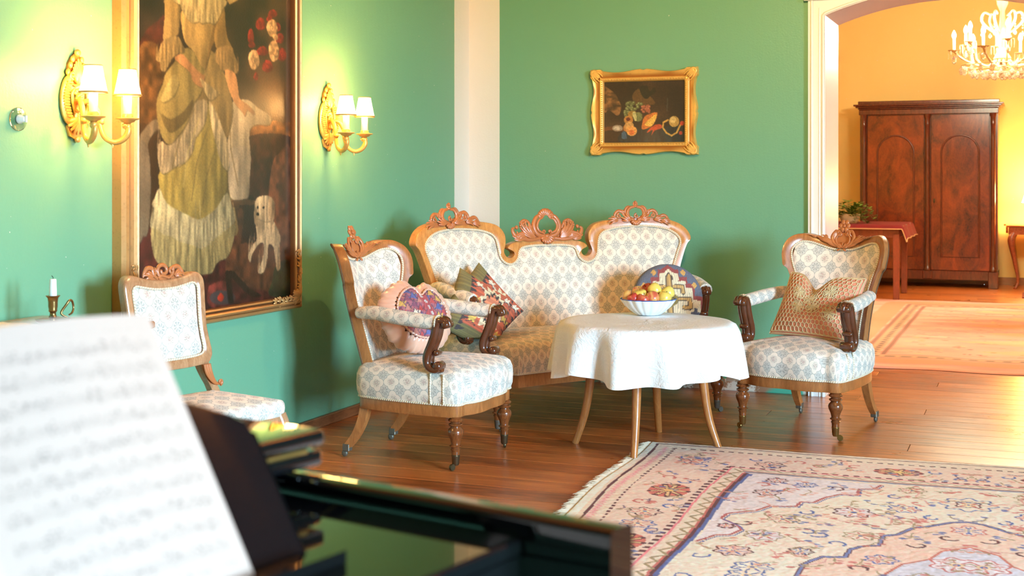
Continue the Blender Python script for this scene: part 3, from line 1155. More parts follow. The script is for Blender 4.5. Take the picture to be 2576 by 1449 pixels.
for s in (-1, 1):
    P = cr([(s * .155, 0, .575), (s * .165, 0, .535), (s * .185, 0, .49), (s * .20, 0, .455), (s * .205, 0, .43)], 5)
    b = MB().tube([(p[0], .19 + .16 * (p[2] - .45) + .008, p[2]) for p in P], [.030, .025, .022, .024, .026], 4, True, 1., up=(1, 0, 0), rot=PI / 4)
    b.build('stile', SIDEW, sc, True, 30)
    b = MB()
    for q in (-1, 0, 1):
        ct(b, [(s * (.150 + .012 * q), .566), (s * (.160 + .010 * q), .530), (s * (.186 + .004 * q), .492), (s * .214, .480)], [.006, .0075, .006, .004], .175, .0)
    scroll(b, (s * .212, .489), .011, 1.1, -PI / 2, s, .006, .17)
    b.build('stile_carving', CARVE, sc, True, 60)
    P = cr([(s * .2, .2, .43), (s * .2, .215, .26), (s * .2, .25, .1), (s * .2, .29, 0)], 5)
    MB().tube(P, [.028, .026, .022, .02], 4, True, 1., up=(1, 0, 0), rot=PI / 4).build('leg', SIDEW, sc, True, 30)
    MB().tube(cr([(s * .185, -.19, .40), (s * .195, -.205, .34), (s * .19, -.195, .2), (s * .178, -.18, .06), (s * .182, -.19, 0)], 5), [.032, .030, .022, .016, .02], 8).build('leg', SIDEW, sc)
half = [(0, -.225), (.12, -.222), (.18, -.213), (.205, -.19), (.21, -.12), (.208, .08), (.2, .17), (.18, .195), (.09, .2), (0, .2)]
pl = cr(half, 3)
lf = pl[::-1] * [-1, 1]
plan = np.concatenate([pl[:-1], lf[:-1]])
n = len(plan)
V, F = [], []
for (s, z) in ((.95, .355), (.985, .358), (.985, .41), (.95, .41)):
    V += [(p[0] * s, p[1] * s, z) for p in plan]
for i in range(3):
    for j in range(n):
        F.append((i * n + j, i * n + (j + 1) % n, (i + 1) * n + (j + 1) % n, (i + 1) * n + j))
F.append(tuple(range(n - 1, -1, -1)))
MB().add(V, F, [(v[0], v[2]) for v in V]).build('seat_rail', SIDEW, sc, True, 40)
seat_pad('seat', plan, .40, .062, FAB, sc, .022, overhang=.008)

# ------------------------------------------------------------------ round table, cloth, bowl of apples
TX, TY, TZ = -1.742, 6.165, .603
TWOOD = wood('honey_table_wood', srgb(150, 82, 36), srgb(204, 132, 70), (10, 10, 2), .3, .3)
tb = thing('round_table', 'small round table with four curved honey wood legs under a white cloth', 'table', (TX, TY, 0))
MB().lathe([(0, TZ - .034), (.40, TZ - .034), (.412, TZ - .026), (.412, TZ - .014), (.404, TZ - .008), (0, TZ - .008)], 48).build('tabletop', TWOOD, tb, True, 40)
MB().lathe([(.26, TZ - .09), (.285, TZ - .09), (.285, TZ - .034), (.26, TZ - .034)], 40).build('apron', TWOOD, tb, True, 40)
for (lx, ly) in ((-.338, -.081), (.037, -.349), (-.033, .341), (.345, .038)):
    L = math.hypot(lx, ly)
    ux, uy = lx / L, ly / L
    P = cr([(ux * r, uy * r, z) for r, z in ((.268, TZ - .03), (.268, .42), (.278, .28), (.302, .14), (.348, 0))], 6)
    MB().tube(P, [.026, .025, .022, .019, .0165], 12).build('leg', TWOOD, tb)


def cloth_mat():
    t = NT('white_jacquard')
    v = t.coord('Object')
    w1 = t.noise(v, 9, 5, .6, 2.5)
    w2 = t.noise(v, 24, 4, .6, 1.5)
    h = t.M('ADD', t.M('ABSOLUTE', t.M('SUBTRACT', w1, .5)), t.M('MULTIPLY', t.M('ABSOLUTE', t.M('SUBTRACT', w2, .5)), .5))
    t.set(Base_Color=srgb(244, 240, 234), Roughness=.75, Sheen_Weight=.1)
    t.bump(h, .55, .02)
    return t.m


na, nr = 192, 40
P = np.zeros((nr, na, 3))
rs = np.random.RandomState(3)
ph = rs.uniform(0, 2 * PI, 6)
for j in range(na):
    a = 2 * PI * j / na
    fold = .7 * math.sin(13 * a + ph[0] + .9 * math.sin(2 * a)) + .25 * math.sin(7 * a + ph[1]) + .12 * math.sin(19 * a + ph[2])
    drop = .245 + .018 * math.sin(4 * a + .6) + .012 * math.sin(7 * a + 1.)
    for i in range(nr):
        q = i / (nr - 1)
        if q < .5:
            r, z = .42 * (q / .5) * .99, TZ + .002
            z += .0012 * math.sin(30 * r + 5 * a)
            if q > .44:
                z -= .004 * ((q - .44) / .06) ** 2
        else:
            s = (q - .5) / .5
            r = .42 + .010 * min(1, s * 6) + (.010 + .056 * fold) * s ** .7 + .003 * fold
            z = TZ - .004 - drop * s
        P[i, j] = (TX + r * math.cos(a), TY + r * math.sin(a), z)
cl = grid('tablecloth', P, cloth_mat(), None, wrap=True)
tag(cl, 'white crinkled damask cloth draped over the round table', 'tablecloth')

BOWL = plain('white_glaze', srgb(238, 240, 240), .15, var=.02, coat=.3)
BX, BY, BZ = -1.80, 6.40, TZ + .005
bo = thing('fruit_bowl', 'white fluted china bowl with blue rim on the tablecloth', 'bowl', (BX, BY, BZ))
prof = [(0, .004), (.055, .0), (.06, .003), (.085, .02), (.112, .045), (.128, .068), (.134, .078), (.130, .079), (.122, .066), (.105, .045), (.08, .024), (.05, .012), (0, .010)]
MB().lathe(prof, 108, (0, 0, 0), 18, .055).build('bowl_body', BOWL, bo, True, 60)
MB().tube([(.1335 * (1 + .055 * abs(math.cos(a * 9))) * math.cos(a), .1335 * (1 + .055 * abs(math.cos(a * 9))) * math.sin(a), .0795) for a in np.linspace(0, 2 * PI, 145)[:-1]], .0022, 5, closed=True).build('rim_line', plain('cobalt_rim', srgb(60, 96, 176), .2), bo)


def apple_mat(name, base, blush, amt):
    t = NT(name)
    v = t.coord('Object')
    st = t.noise(t.coord('Object', (60, 60, 6)), 1.2, 3, .6)
    pch = t.noise(t.coord('Object', (14, 14, 14)), 1.1, 2)
    f = t.smooth(t.M('ADD', t.M('MULTIPLY', st, .5), pch), amt, amt + .3)
    t.set(Base_Color=t.mix(f, base, blush), Roughness=.3, Coat_Weight=.2)
    return t.m


AM = [apple_mat('apple_yellow', srgb(236, 204, 96), srgb(222, 132, 70), .85), apple_mat('apple_blush', srgb(238, 190, 108), srgb(214, 92, 66), .62), apple_mat('apple_red', srgb(226, 140, 84), srgb(200, 66, 56), .5)]
ap = [(-.095, -.045, .092, 1, 'large red-streaked apple at the left rim of the bowl'), (-.028, -.055, .098, 0, 'round yellow apple near the front of the bowl'), (.042, -.066, .090, 1, 'pink-blushed apple at the front middle of the bowl'),
      (.098, -.032, .088, 0, 'golden apple low at the right front of the bowl'), (.100, .030, .110, 0, 'pale yellow apple at the right back of the bowl'), (.035, .0, .126, 0, 'yellow apple with stem on top of the pile'),
      (-.012, .045, .118, 2, 'red apple behind the top of the pile'), (-.062, .025, .105, 1, 'orange-red apple behind the left rim apple'), (-.058, -.074, .082, 2, 'dark red apple peeking over the left front rim'), (-.006, -.085, .078, 2, 'crimson apple peeking over the middle front rim')]
apr = [(0, .022), (.006, .0235), (.014, .0275), (.022, .028), (.030, .021), (.034, .008), (.0335, -.006), (.029, -.02), (.021, -.029), (.012, -.031), (.005, -.0285), (0, -.027)]
for i, (x, y, z, k, lab) in enumerate(ap):
    t = thing('apple', lab, 'apple', (BX + x * .93, BY + y * .9, BZ + z), 0, 'apples in the china bowl')
    t.rotation_euler = (random.uniform(-.7, .7), random.uniform(-.6, .6), random.uniform(0, 6))
    s = random.uniform(.98, 1.08)
    MB().lathe([(r * s, zz * s) for r, zz in apr[::-1]], 20).build('flesh', AM[k], t)
    MB().tube([(0, 0, .02), (.001, .001, .028), (.004, .002, .038)], [.0012, .0012, .0018], 5).build('stem', plain('apple_stem', srgb(90, 60, 30), .7), t)

# ------------------------------------------------------------------ painted patterns (numpy canvas)


class Canvas:
    def __init__(self, w, h, c):
        self.w, self.h = w, h
        self.a = np.zeros((h, w, 3))
        self.a[:] = c
        self.yy, self.xx = np.mgrid[0:h, 0:w].astype(float)

    def poly(self, pts, c, alpha=1., mod=None):
        p = np.array(pts, float)
        x0, y0 = np.floor(p.min(0)).astype(int) - 1
        x1, y1 = np.ceil(p.max(0)).astype(int) + 2
        x0, y0, x1, y1 = max(x0, 0), max(y0, 0), min(x1, self.w), min(y1, self.h)
        if x1 <= x0 or y1 <= y0:
            return
        X, Y = self.xx[y0:y1, x0:x1], self.yy[y0:y1, x0:x1]
        ins = np.zeros(X.shape, bool)
        n = len(p)
        for i in range(n):
            (xa, ya), (xb, yb) = p[i], p[(i + 1) % n]
            if ya == yb:
                continue
            cond = ((ya > Y) != (yb > Y)) & (X < (xb - xa) * (Y - ya) / (yb - ya) + xa)
            ins ^= cond
        self._put(ins, c, alpha, mod, x0, y0, x1, y1)

    def _put(self, ins, c, alpha, mod, x0, y0, x1, y1):
        cc = np.array(c, float)
        sub = self.a[y0:y1, x0:x1]
        colr = np.broadcast_to(cc, sub.shape).copy()
        if mod is not None:
            colr *= mod[y0:y1, x0:x1, None]
        sub[ins] = sub[ins] * (1 - alpha) + colr[ins] * alpha

    def ell(self, cx, cy, rx, ry, c, alpha=1., mod=None, ring=0.):
        x0, x1 = max(int(cx - rx - 2), 0), min(int(cx + rx + 3), self.w)
        y0, y1 = max(int(cy - ry - 2), 0), min(int(cy + ry + 3), self.h)
        if x1 <= x0 or y1 <= y0:
            return
        d = ((self.xx[y0:y1, x0:x1] - cx) / rx) ** 2 + ((self.yy[y0:y1, x0:x1] - cy) / ry) ** 2
        ins = d <= 1
        if ring:
            ins &= d >= (1 - ring) ** 2
        self._put(ins, c, alpha, mod, x0, y0, x1, y1)

    def line(self, pts, wd, c, alpha=1., dash=None, mod=None):
        pts = [np.array(p, float) for p in pts]
        acc = 0.
        for p, q in zip(pts[:-1], pts[1:]):
            L = np.linalg.norm(q - p)
            if L < 1e-6:
                continue
            x0, y0 = np.floor(np.minimum(p, q) - wd).astype(int)
            x1, y1 = np.ceil(np.maximum(p, q) + wd).astype(int) + 1
            x0, y0, x1, y1 = max(x0, 0), max(y0, 0), min(x1, self.w), min(y1, self.h)
            if x1 > x0 and y1 > y0:
                X, Y = self.xx[y0:y1, x0:x1] - p[0], self.yy[y0:y1, x0:x1] - p[1]
                dx, dy = (q - p) / L
                t = X * dx + Y * dy
                tt = np.clip(t, 0, L)
                ins = np.hypot(X - tt * dx, Y - tt * dy) <= wd / 2
                if dash:
                    ins &= ((acc + t) % dash) < dash * .55
                self._put(ins, c, alpha, mod, x0, y0, x1, y1)
            acc += L

    def blur(self, k=1):
        for _ in range(k):
            a = np.pad(self.a, ((1, 1), (1, 1), (0, 0)), 'edge')
            self.a = (a[1:-1, 1:-1] * 4 + a[:-2, 1:-1] + a[2:, 1:-1] + a[1:-1, :-2] + a[1:-1, 2:]) / 8


def vnoise(h, w, sy, sx, seed):
    """smooth value noise in 0..1 with cell size sy, sx"""
    r = np.random.RandomState(seed)
    gy, gx = int(h / sy) + 3, int(w / sx) + 3
    g = r.rand(gy, gx)
    y, x = np.mgrid[0:h, 0:w]
    y, x = y / sy, x / sx
    iy, ix = y.astype(int), x.astype(int)
    fy, fx = y - iy, x - ix
    fy, fx = fy * fy * (3 - 2 * fy), fx * fx * (3 - 2 * fx)
    return (g[iy, ix] * (1 - fy) * (1 - fx) + g[iy + 1, ix] * fy * (1 - fx) + g[iy, ix + 1] * (1 - fy) * fx + g[iy + 1, ix + 1] * fy * fx)


def lin(a):
    a = np.clip(a, 0, 255) / 255.
    return np.where(a <= .04045, a / 12.92, ((a + .055) / 1.055) ** 2.4)


# ------------------------------------------------------------------ front rug
RW, RL = 2.95, 3.9
S = 200.  # canvas cells per metre
w2, h2 = int(RW / 2 * S), int(RL / 2 * S)
cv = Canvas(w2, h2, (222, 208, 190))
CRM, PNK, BRN, RED, BLU, LAV, OLV = (224, 208, 188), (226, 196, 184), (94, 46, 48), (186, 104, 96), (84, 100, 160), (216, 212, 216), (156, 140, 106)
rr = np.random.RandomState(5)


def m_(x, y):
    return (x * S, y * S)


def flower(x, y, rx, ry, petals=8, core=RED, rim=BRN, fill=None):
    if fill is not None:
        cv.ell(*m_(x, y), rx * S * 1.05, ry * S * 1.05, fill)
    pts = []
    for i in range(petals * 6 + 1):
        a = 2 * PI * i / (petals * 6)
        k = 1 + .16 * math.cos(petals * a)
        pts.append(m_(x + rx * k * math.cos(a), y + ry * k * math.sin(a)))
    cv.line(pts, 1.5, rim)
    for i in range(petals):
        a = 2 * PI * i / petals
        cv.line([m_(x + rx * .35 * math.cos(a), y + ry * .35 * math.sin(a)), m_(x + rx * .85 * math.cos(a), y + ry * .85 * math.sin(a))], 1.6, core)
    cv.ell(*m_(x, y), rx * S * .3, ry * S * .3, (226, 200, 160))
    cv.ell(*m_(x, y), rx * S * .16, ry * S * .16, BLU)


def palmette(x, y, rx, ry):
    cv.ell(*m_(x, y), rx * S, ry * S, (196, 112, 98))
    for i in range(9):
        a = 2 * PI * i / 9
        e = (x + rx * .92 * math.cos(a), y + ry * .92 * math.sin(a))
        cv.line([m_(x, y), m_(*e)], 5, BRN)
        cv.line([m_(x + .3 * (e[0] - x), y + .3 * (e[1] - y)), m_(x + .85 * (e[0] - x), y + .85 * (e[1] - y))], 2.6, (214, 188, 140))
    cv.ell(*m_(x, y), 4, 4, (228, 190, 120))


def sprig(x, y, L, a, c, c2):
    pts = []
    for i in range(7):
        pts.append(m_(x, y))
        x += L / 6 * math.cos(a)
        y += L / 6 * math.sin(a)
        a += rr.uniform(-.5, .7)
    cv.line(pts, 1.5, c)
    cv.ell(pts[-1][0], pts[-1][1], 3, 2.2, c2, .8)
    for i in (2, 4):
        cv.ell(pts[i][0] + 4, pts[i][1] + 3, 2.4, 1.6, c2, .7)


def curl(x, y, r, a0, sg, c):
    cv.line([m_(*p) for p in spiral((x, y), r, r * .35, a0, a0 + sg * 4.2, 12)], 2.2, c)


# field and borders, quarter design mirrored both ways
cv.poly([m_(.0, 0), m_(.04, 0), m_(.05, h2 / S), m_(0, h2 / S)], (236, 230, 218))
for q in (0,):
    cv.poly([m_(.15, .14), m_(3, .14), m_(3, .43), m_(.45, .43), m_(.45, 3), m_(.15, 3)], PNK, .55)
cv.poly([m_(.545, .52), m_(3, .52), m_(3, 3), m_(.52, 3)], (232, 214, 198))
sp = [(.545, .53), (.95, .545), (1.12, .56), (1.10, .64), (1.04, .66), (1.05, .77), (.98, .78), (.93, .86), (.90, .95), (.85, .96), (.84, 1.04), (.74, 1.07), (.70, 1.16), (.60, 1.24), (.585, 1.32), (.66, 1.40), (.68, 1.45), (.655, 1.53), (.60, 1.56), (.555, 1.66)]
cv.poly([m_(*p) for p in sp], LAV)
cv.line([m_(*p) for p in sp[2:]], 2.6, (170, 92, 92))
cv.line([m_(p[0] + .012, p[1] + .012) for p in sp[2:]], 1.4, (92, 100, 160))
med = [(1.476, 1.07), (1.41, 1.10), (1.35, 1.165), (1.28, 1.22), (1.225, 1.335), (1.18, 1.36), (1.168, 1.50), (1.12, 1.52), (1.08, 1.575), (1.07, 1.68), (1.0, 1.70), (.97, 1.76), (.95, 1.82), (.955, 1.95), (1.5, 1.95)]
cv.poly([m_(*p) for p in med], (232, 196, 178))
cv.line([m_(*p) for p in med[:-1]], 4.2, BRN, 1, None)
cv.line([m_(*p) for p in med[:-1]], 2.2, (110, 124, 176))
med2 = [(1.476, 1.42), (1.38, 1.5), (1.34, 1.62), (1.26, 1.70), (1.22, 1.82), (1.2, 1.95), (1.5, 1.95)]
cv.poly([m_(*p) for p in med2], (200, 202, 214))
cv.line([m_(*p) for p in med2[:-1]], 2.4, (190, 110, 90))
# border lines: left side (x) and far side (y)
for x0, x1_ in ((.046, .088),):
    cv.line([m_(x0, .05), m_(x1_, h2 / S)], 2.6, BRN)
cv.line([m_(.05, .045), m_(3, .05)], 2.2, BRN)
cv.line([m_(.136, .14), m_(.165, h2 / S)], 2.4, BRN, 1, 9)
cv.line([m_(.13, .125), m_(3, .125)], 2.2, BRN, 1, 9)
for i in range(60):
    y = .12 + i * .034
    cv.line([m_(.085, y), m_(.108, y + .012), m_(.09, y + .026), m_(.115, y + .03)], 1.5, (220, 150, 160))
for (a, wd, c, ds) in ((.452, 4.6, BRN, 10), (.470, 2, (216, 130, 140), None), (.541, 2.2, RED, None), (.553, 3., BRN, None), (.568, 3.2, BLU, None)):
    cv.line([m_(a, a - .02), m_(a - .045, h2 / S)], wd, c, 1, ds)
for (a, wd, c, ds) in ((.425, 2.6, BRN, 9), (.437, 1.6, (216, 130, 140), None), (.490, 1.8, RED, None), (.502, 2.4, BRN, None), (.518, 2., BLU, None)):
    cv.line([m_(a + .03, a), m_(3, a)], wd, c, 1, ds)
zz = []
for i in range(80):
    zz.append(m_(.486 + (.042 if i % 2 else 0) - .0009 * i, .47 + i * .048))
cv.line(zz, 2.4, OLV)
zz = [m_(.50 + i * .028, .448 + (.028 if i % 2 else 0)) for i in range(50)]
cv.line(zz, 1.6, OLV)
# border flowers
palmette(.316, .955, .085, .115)
palmette(1.17, .285, .105, .065)
palmette(.31, 1.75, .08, .11)
for (x, y, c) in ((.276, .37, BLU), (.62, .335, BRN), (1.53, .27, OLV), (.29, 1.32, BRN), (.30, 1.5, BLU)):
    flower(x, y, .062, .055, 7, RED if c != OLV else BLU, c)
for (x, y) in ((.83, .27), (.235, .30), (.335, .46), (.35, .78), (.25, .72), (.24, 1.16), (.37, 1.2), (.98, .24), (1.33, .25), (1.42, .36), (.73, .23), (.55, .25), (.24, 1.6), (.37, 1.58)):
    curl(x, y, .035, rr.uniform(0, 6), rr.choice([-1, 1]), BLU if rr.rand() < .55 else RED)
for i in range(60):
    if rr.rand() < .5:
        x, y = rr.uniform(.19, .41), rr.uniform(.2, 1.95)
    else:
        x, y = rr.uniform(.2, 1.47), rr.uniform(.17, .40)
    sprig(x, y, rr.uniform(.05, .09), rr.uniform(0, 6), OLV if rr.rand() < .6 else (120, 96, 110), [RED, BLU, OLV, (206, 140, 120)][rr.randint(4)])
# field flowers
flower(1.476, .80, .10, .10, 8, RED, BLU)
flower(1.476, .80, .05, .05, 5, RED, BRN)
for (x, y, r, c, c2) in ((1.06, 1.06, .07, BRN, LAV), (1.24, .94, .055, BLU, None), (.81, 1.25, .055, OLV, None), (.77, 1.50, .065, OLV, LAV), (1.10, 1.39, .055, OLV, None), (.70, 1.73, .06, BRN, PNK), (.92, 1.66, .04, BRN, None),
                        (1.476, 1.2, .06, RED, PNK), (1.19, 1.67, .05, BLU, PNK), (1.43, 1.66, .08, RED, LAV), (.83, .66, .04, BLU, None), (.70, .62, .04, BRN, None), (1.25, .62, .05, OLV, None), (.62, 1.42, .03, BRN, None), (.70, .85, .05, BRN, None), (.8, 1.9, .06, BLU, None), (1.3, 1.9, .06, RED, None)):
    flower(x, y, r, r, 7, RED if rr.rand() < .6 else BLU, c, c2)
for (x, y) in ((.91, 1.40), (.96, 1.42), (1.35, 1.05), (.88, 1.12), (1.2, .75), (.68, 1.35), (1.3, 1.45), (1.4, 1.32), (1.02, 1.52), (.60, 1.82), (1.12, 1.8), (.66, .72), (.78, .78), (.95, .68)):
    curl(x, y, .04, rr.uniform(0, 6), rr.choice([-1, 1]), [BLU, RED, BRN][rr.randint(3)])
for i in range(110):
    sprig(rr.uniform(.6, 1.47), rr.uniform(.56, 1.95), rr.uniform(.05, .12), rr.uniform(0, 6), OLV if rr.rand() < .5 else (200, 150, 140), [RED, BLU, OLV, (206, 150, 130)][rr.randint(4)])
A = np.concatenate([cv.a, cv.a[:, ::-1]], 1)
A = np.concatenate([A, A[::-1]], 0)
hh, ww = A.shape[:2]
A *= np.array((1.16, 1.09, 1.05))
A *= (.94 + .12 * vnoise(hh, ww, 2, 2, 1) + .05 * (vnoise(hh, ww, 60, 60, 2) - .5))[..., None]
gx = np.concatenate([np.arange(0, 1.76, .005), np.linspace(1.76, RW, 90)])
gy = np.concatenate([np.arange(0, 2.3, .005), np.linspace(2.3, RL, 110)])
ix = np.clip((gx * S).astype(int), 0, ww - 1)
iy = np.clip((gy * S).astype(int), 0, hh - 1)
C = lin(A[np.ix_(iy, ix)])
P = np.zeros((len(gy), len(gx), 3))
P[..., 0] = gx[None]
P[..., 1] = -gy[:, None]
hn = vnoise(len(gy), len(gx), 3, 3, 8)
P[..., 2] = .010 + .0015 * hn
edge = np.minimum(np.minimum(gx[None], RW - gx[None]), np.minimum(gy[:, None], RL - gy[:, None]))
P[..., 2] *= np.clip(edge / .01, 0.1, 1)
P[..., 0] += .012 * np.sin(gy[:, None] * 5) * (1 - gx[None] / RW)
P[..., 1] += .010 * np.sin(gx[None] * 4 + .6) * (1 - gy[:, None] / RL)
rug = grid('oriental_rug', P, painted('rug_pile', .95, 0, .5, 120), None, C)
rug.location = (-1.735, 6.20, .002)
rug.rotation_euler = (0, 0, math.radians(2.2))
tag(rug, 'cream oriental rug with pink and blue floral border in the foreground', 'rug')
b = MB()
rs = np.random.RandomState(9)
for i in range(520):
    y = -RL * i / 520
    x = .012 * math.sin(-y * 5)
    L = rs.uniform(.02, .05)
    a = rs.uniform(-.5, .5)
    b.tube([(x + .006, y, .006), (x - L * .5, y + L * .3 * a, .006 + rs.uniform(0, .004)), (x - L, y + L * .6 * a, .003)], [.0035, .003, .0012], 4)
b.build('fringe', plain('rug_fringe', srgb(238, 220, 192), .9), rug)['kind'] = 'stuff'

# ------------------------------------------------------------------ far rug in the yellow room
w3, h3 = 330, 420
cv = Canvas(w3, h3, (234, 156, 140))
cv.a *= (.86 + .28 * vnoise(h3, w3, 9, 40, 11))[..., None]
def inset(d, c, wd, dash=None):
    cv.line([(d, d), (w3 - d, d), (w3 - d, h3 - d), (d, h3 - d), (d, d)], wd, c, 1, dash)
inset(28, (206, 140, 108), 18)
inset(40, (150, 96, 84), 2)
inset(46, (200, 150, 120), 9)
inset(46, (120, 84, 80), 3, 10)
inset(53, (150, 96, 84), 2)
for i in range(520):
    x, y = rr.uniform(60, w3 - 60), rr.uniform(60, h3 - 60)
    c = [(140, 100, 96), (232, 180, 130), (190, 110, 90), (206, 150, 110)][rr.randint(4)]
    cv.line([(x, y), (x + rr.uniform(-6, 6), y + rr.uniform(-2, 2))], 1.6, c)
for k in range(7):
    y = 60 + k * 50
    cv.poly([(165, y), (220 + 20 * (k % 2), y + 25), (165, y + 50), (110 - 20 * (k % 2), y + 25)], (240, 170, 110), .45)
gy = np.linspace(0, 1, 260)
gx = np.linspace(0, 1, 200)
C = lin(cv.a[np.ix_((gy * (h3 - 1)).astype(int), (gx * (w3 - 1)).astype(int))])
P = np.zeros((260, 200, 3))
P[..., 0] = -1.62 + gx[None] * 3.7
P[..., 1] = 9.234 + gy[:, None] * 5.1
P[..., 2] = .012 + .004 * np.sin(gx[None] * 24) * np.sin(gy[:, None] * 31)
P[0, :, 2] = .003
P[:, :, 1] += .02 * np.sin(gx[None] * 30) * (1 - gy[:, None])
r2 = grid('kilim_rug', P, painted('kilim_weave', .95, 0, .4, 90), None, C)
tag(r2, 'faded salmon pink carpet on the floor of the far yellow room', 'rug')

# ------------------------------------------------------------------ cushions
def orient(o, f, tilt=0., roll=0.):
    yaw = math.atan2(f[0], -f[1])
    M = Matrix.Rotation(yaw, 3, 'Z') @ Matrix.Rotation(-tilt, 3, 'X') @ Matrix.Rotation(roll, 3, 'Y')
    o.rotation_euler = M.to_euler()


def squash(P, o, zmin):
    """flatten a soft cushion where it rests on the seat"""
    M = np.array(o.rotation_euler.to_matrix())
    wz = P @ M[2] + o.location[2]
    lift = np.where(wz < zmin, zmin - wz + .04 * (1 - np.exp(-(zmin - wz).clip(0) / .1)) * 0, 0)
    return P + lift[..., None] * M[2]


def pillow_pts(w, h, T, n=46, dent=0., sgn=-1, puff=.5, rnd=0.):
    g = np.linspace(-1, 1, n)
    g = np.sign(g) * (1 - (1 - np.abs(g)) ** 1.3)
    U, V = np.meshgrid(g, g)
    t = ((1 - np.abs(U) ** 2.4).clip(0) * (1 - np.abs(V) ** 2.4).clip(0)) ** puff
    X = w / 2 * U * (1 - .07 * (1 - V ** 2)) 
    Z = h / 2 * V * (1 - .07 * (1 - U ** 2))
    if rnd:                                          # squircle -> disc
        X, Z = w / 2 * U * np.sqrt(1 - V ** 2 / 2), h / 2 * V * np.sqrt(1 - U ** 2 / 2)
        rr_ = np.sqrt((X / (w / 2)) ** 2 + (Z / (h / 2)) ** 2).clip(0, 1)
        t = (1 - rr_ ** 3.2).clip(0) ** puff
    if dent:
        Z = Z - dent * np.exp(-(U / .28) ** 2) * ((V + 1) / 2) ** 2
    wr = vnoise(n, n, 7, 7, int(w * 1000)) - .5
    Y = sgn * (T * t + .012 * wr * t)
    return np.stack([X, Y, Z], -1), U, V


def kilim_green():
    c = Canvas(150, 150, (112, 100, 46))
    c.poly([(26, 0), (150, 0), (150, 128), (26, 128)], (188, 84, 46))
    for k in range(12):                              # black serrated borders
        c.poly([(26, k * 12), (36 + 8 * (k % 2), k * 12 + 4), (36, k * 12 + 9), (26, k * 12 + 12)], (52, 34, 30))
        c.poly([(150, k * 12), (140 - 8 * (k % 2), k * 12 + 4), (142, k * 12 + 9), (150, k * 12 + 12)], (52, 34, 30))
    for k, col in enumerate([(230, 206, 164), (44, 30, 26), (214, 120, 78)]):
        s = 1 - .2 * k
        pts = []
        for i in range(28):
            a = 2 * PI * i / 28
            r = (50 if i % 2 else 36) * s
            pts.append((88 + round(r * .8 * math.cos(a) / 6) * 6, 62 + round(r * 1.25 * math.sin(a) / 5) * 5))
        c.poly(pts, col)
    c.poly([(72, 48), (104, 48), (104, 78), (72, 78)], (214, 120, 78))
    for y in (52, 60, 68, 74):
        c.line([(76, y), (100, y)], 1.6, (232, 214, 180), 1, 5)
    for (x, y) in ((48, 18), (128, 16), (50, 108), (126, 110), (46, 60), (132, 64)):
        c.poly([(x - 10, y), (x - 3, y - 9), (x, y - 3), (x + 9, y - 9), (x + 5, y + 2), (x + 9, y + 8), (x, y + 5), (x - 7, y + 8)], (222, 180, 76) if (x + y) % 3 else (232, 218, 190))
        c.line([(x - 12, y + 12), (x, y + 6), (x + 12, y + 12)], 2, (46, 32, 30))
    c.a *= (.9 + .2 * (np.arange(150) % 3 == 0))[:, None, None]
    return c.a


def kilim_round():
    c = Canvas(160, 160, (92, 96, 112))
    st = [(80, 10), (96, 22), (104, 22), (104, 40), (122, 40), (122, 56), (138, 56), (138, 84), (160, 84), (160, 160), (0, 160), (0, 84), (22, 84), (22, 56), (38, 56), (38, 40), (56, 40), (56, 22), (64, 22)]
    c.poly([(80 + (p[0] - 80) * 1.0, p[1] - 7) for p in st], (146, 54, 48))
    c.poly([(80 + (p[0] - 80) * .9, p[1] + 3) for p in st], (222, 204, 168))
    for s in (-1, 1):
        c.line([(80, 56), (80 + s * 30, 56), (80 + s * 30, 70)], 10, (66, 46, 36))
        c.line([(80, 56), (80 + s * 30, 56), (80 + s * 30, 69)], 6.5, (196, 152, 84))
        c.line([(80, 84), (80 + s * 46, 84), (80 + s * 46, 104), (80 + s * 30, 104)], 10, (66, 46, 36))
        c.line([(80, 84), (80 + s * 46, 84), (80 + s * 46, 103), (80 + s * 30, 103)], 6.5, (196, 152, 84))
        c.line([(80 + s * 58, 108), (80 + s * 58, 142)], 9, (70, 74, 92))
        c.line([(80 + s * 48, 116), (80 + s * 68, 116)], 6, (70, 74, 92))
        for (x, y) in ((34, 22), (58, 52)):
            c.poly([(80 + s * x - 7, y), (80 + s * x, y - 9), (80 + s * x + 7, y), (80 + s * x, y + 9)], (206, 152, 72))
    c.poly([(72, 30), (80, 20), (88, 30), (88, 120), (72, 120)], (66, 46, 36))
    c.poly([(75, 31), (80, 25), (85, 31), (85, 118), (75, 118)], (196, 152, 84))
    c.poly([(62, 78), (80, 66), (98, 78), (98, 92), (80, 104), (62, 92)], (130, 110, 48))
    c.a *= (.88 + .2 * (np.arange(160) % 4 < 2))[None, :, None]
    return c.a


def kilim_pink():
    c = Canvas(140, 140, (164, 84, 92))
    rs_ = np.random.RandomState(4)
    cols = [(186, 58, 50), (214, 160, 66), (80, 88, 140), (230, 208, 176), (136, 62, 80), (190, 116, 96)]
    for k in range(9):
        x = 10 + 17 * k
        for j in range(7):
            y = 8 + 22 * j + 9 * (k % 2)
            col = cols[rs_.randint(6)]
            c.poly([(x - 15, y + 11), (x - 7, y + 3), (x - 3, y - 11), (x + 3, y - 2), (x + 13, y - 7), (x + 8, y + 5), (x + 14, y + 13), (x, y + 9)], col)
            c.line([(x - 12, y + 13), (x - 3, y - 9), (x + 11, y + 12)], 2.2, (92, 52, 70))
    c.poly([(40, 0), (62, 0), (112, 90), (96, 110)], (172, 64, 62))
    c.line([(50, 0), (104, 100)], 6, (206, 190, 180), 1, 16)
    c.a *= (.9 + .18 * (np.arange(140) % 3 == 0))[None, :, None]
    return c.a


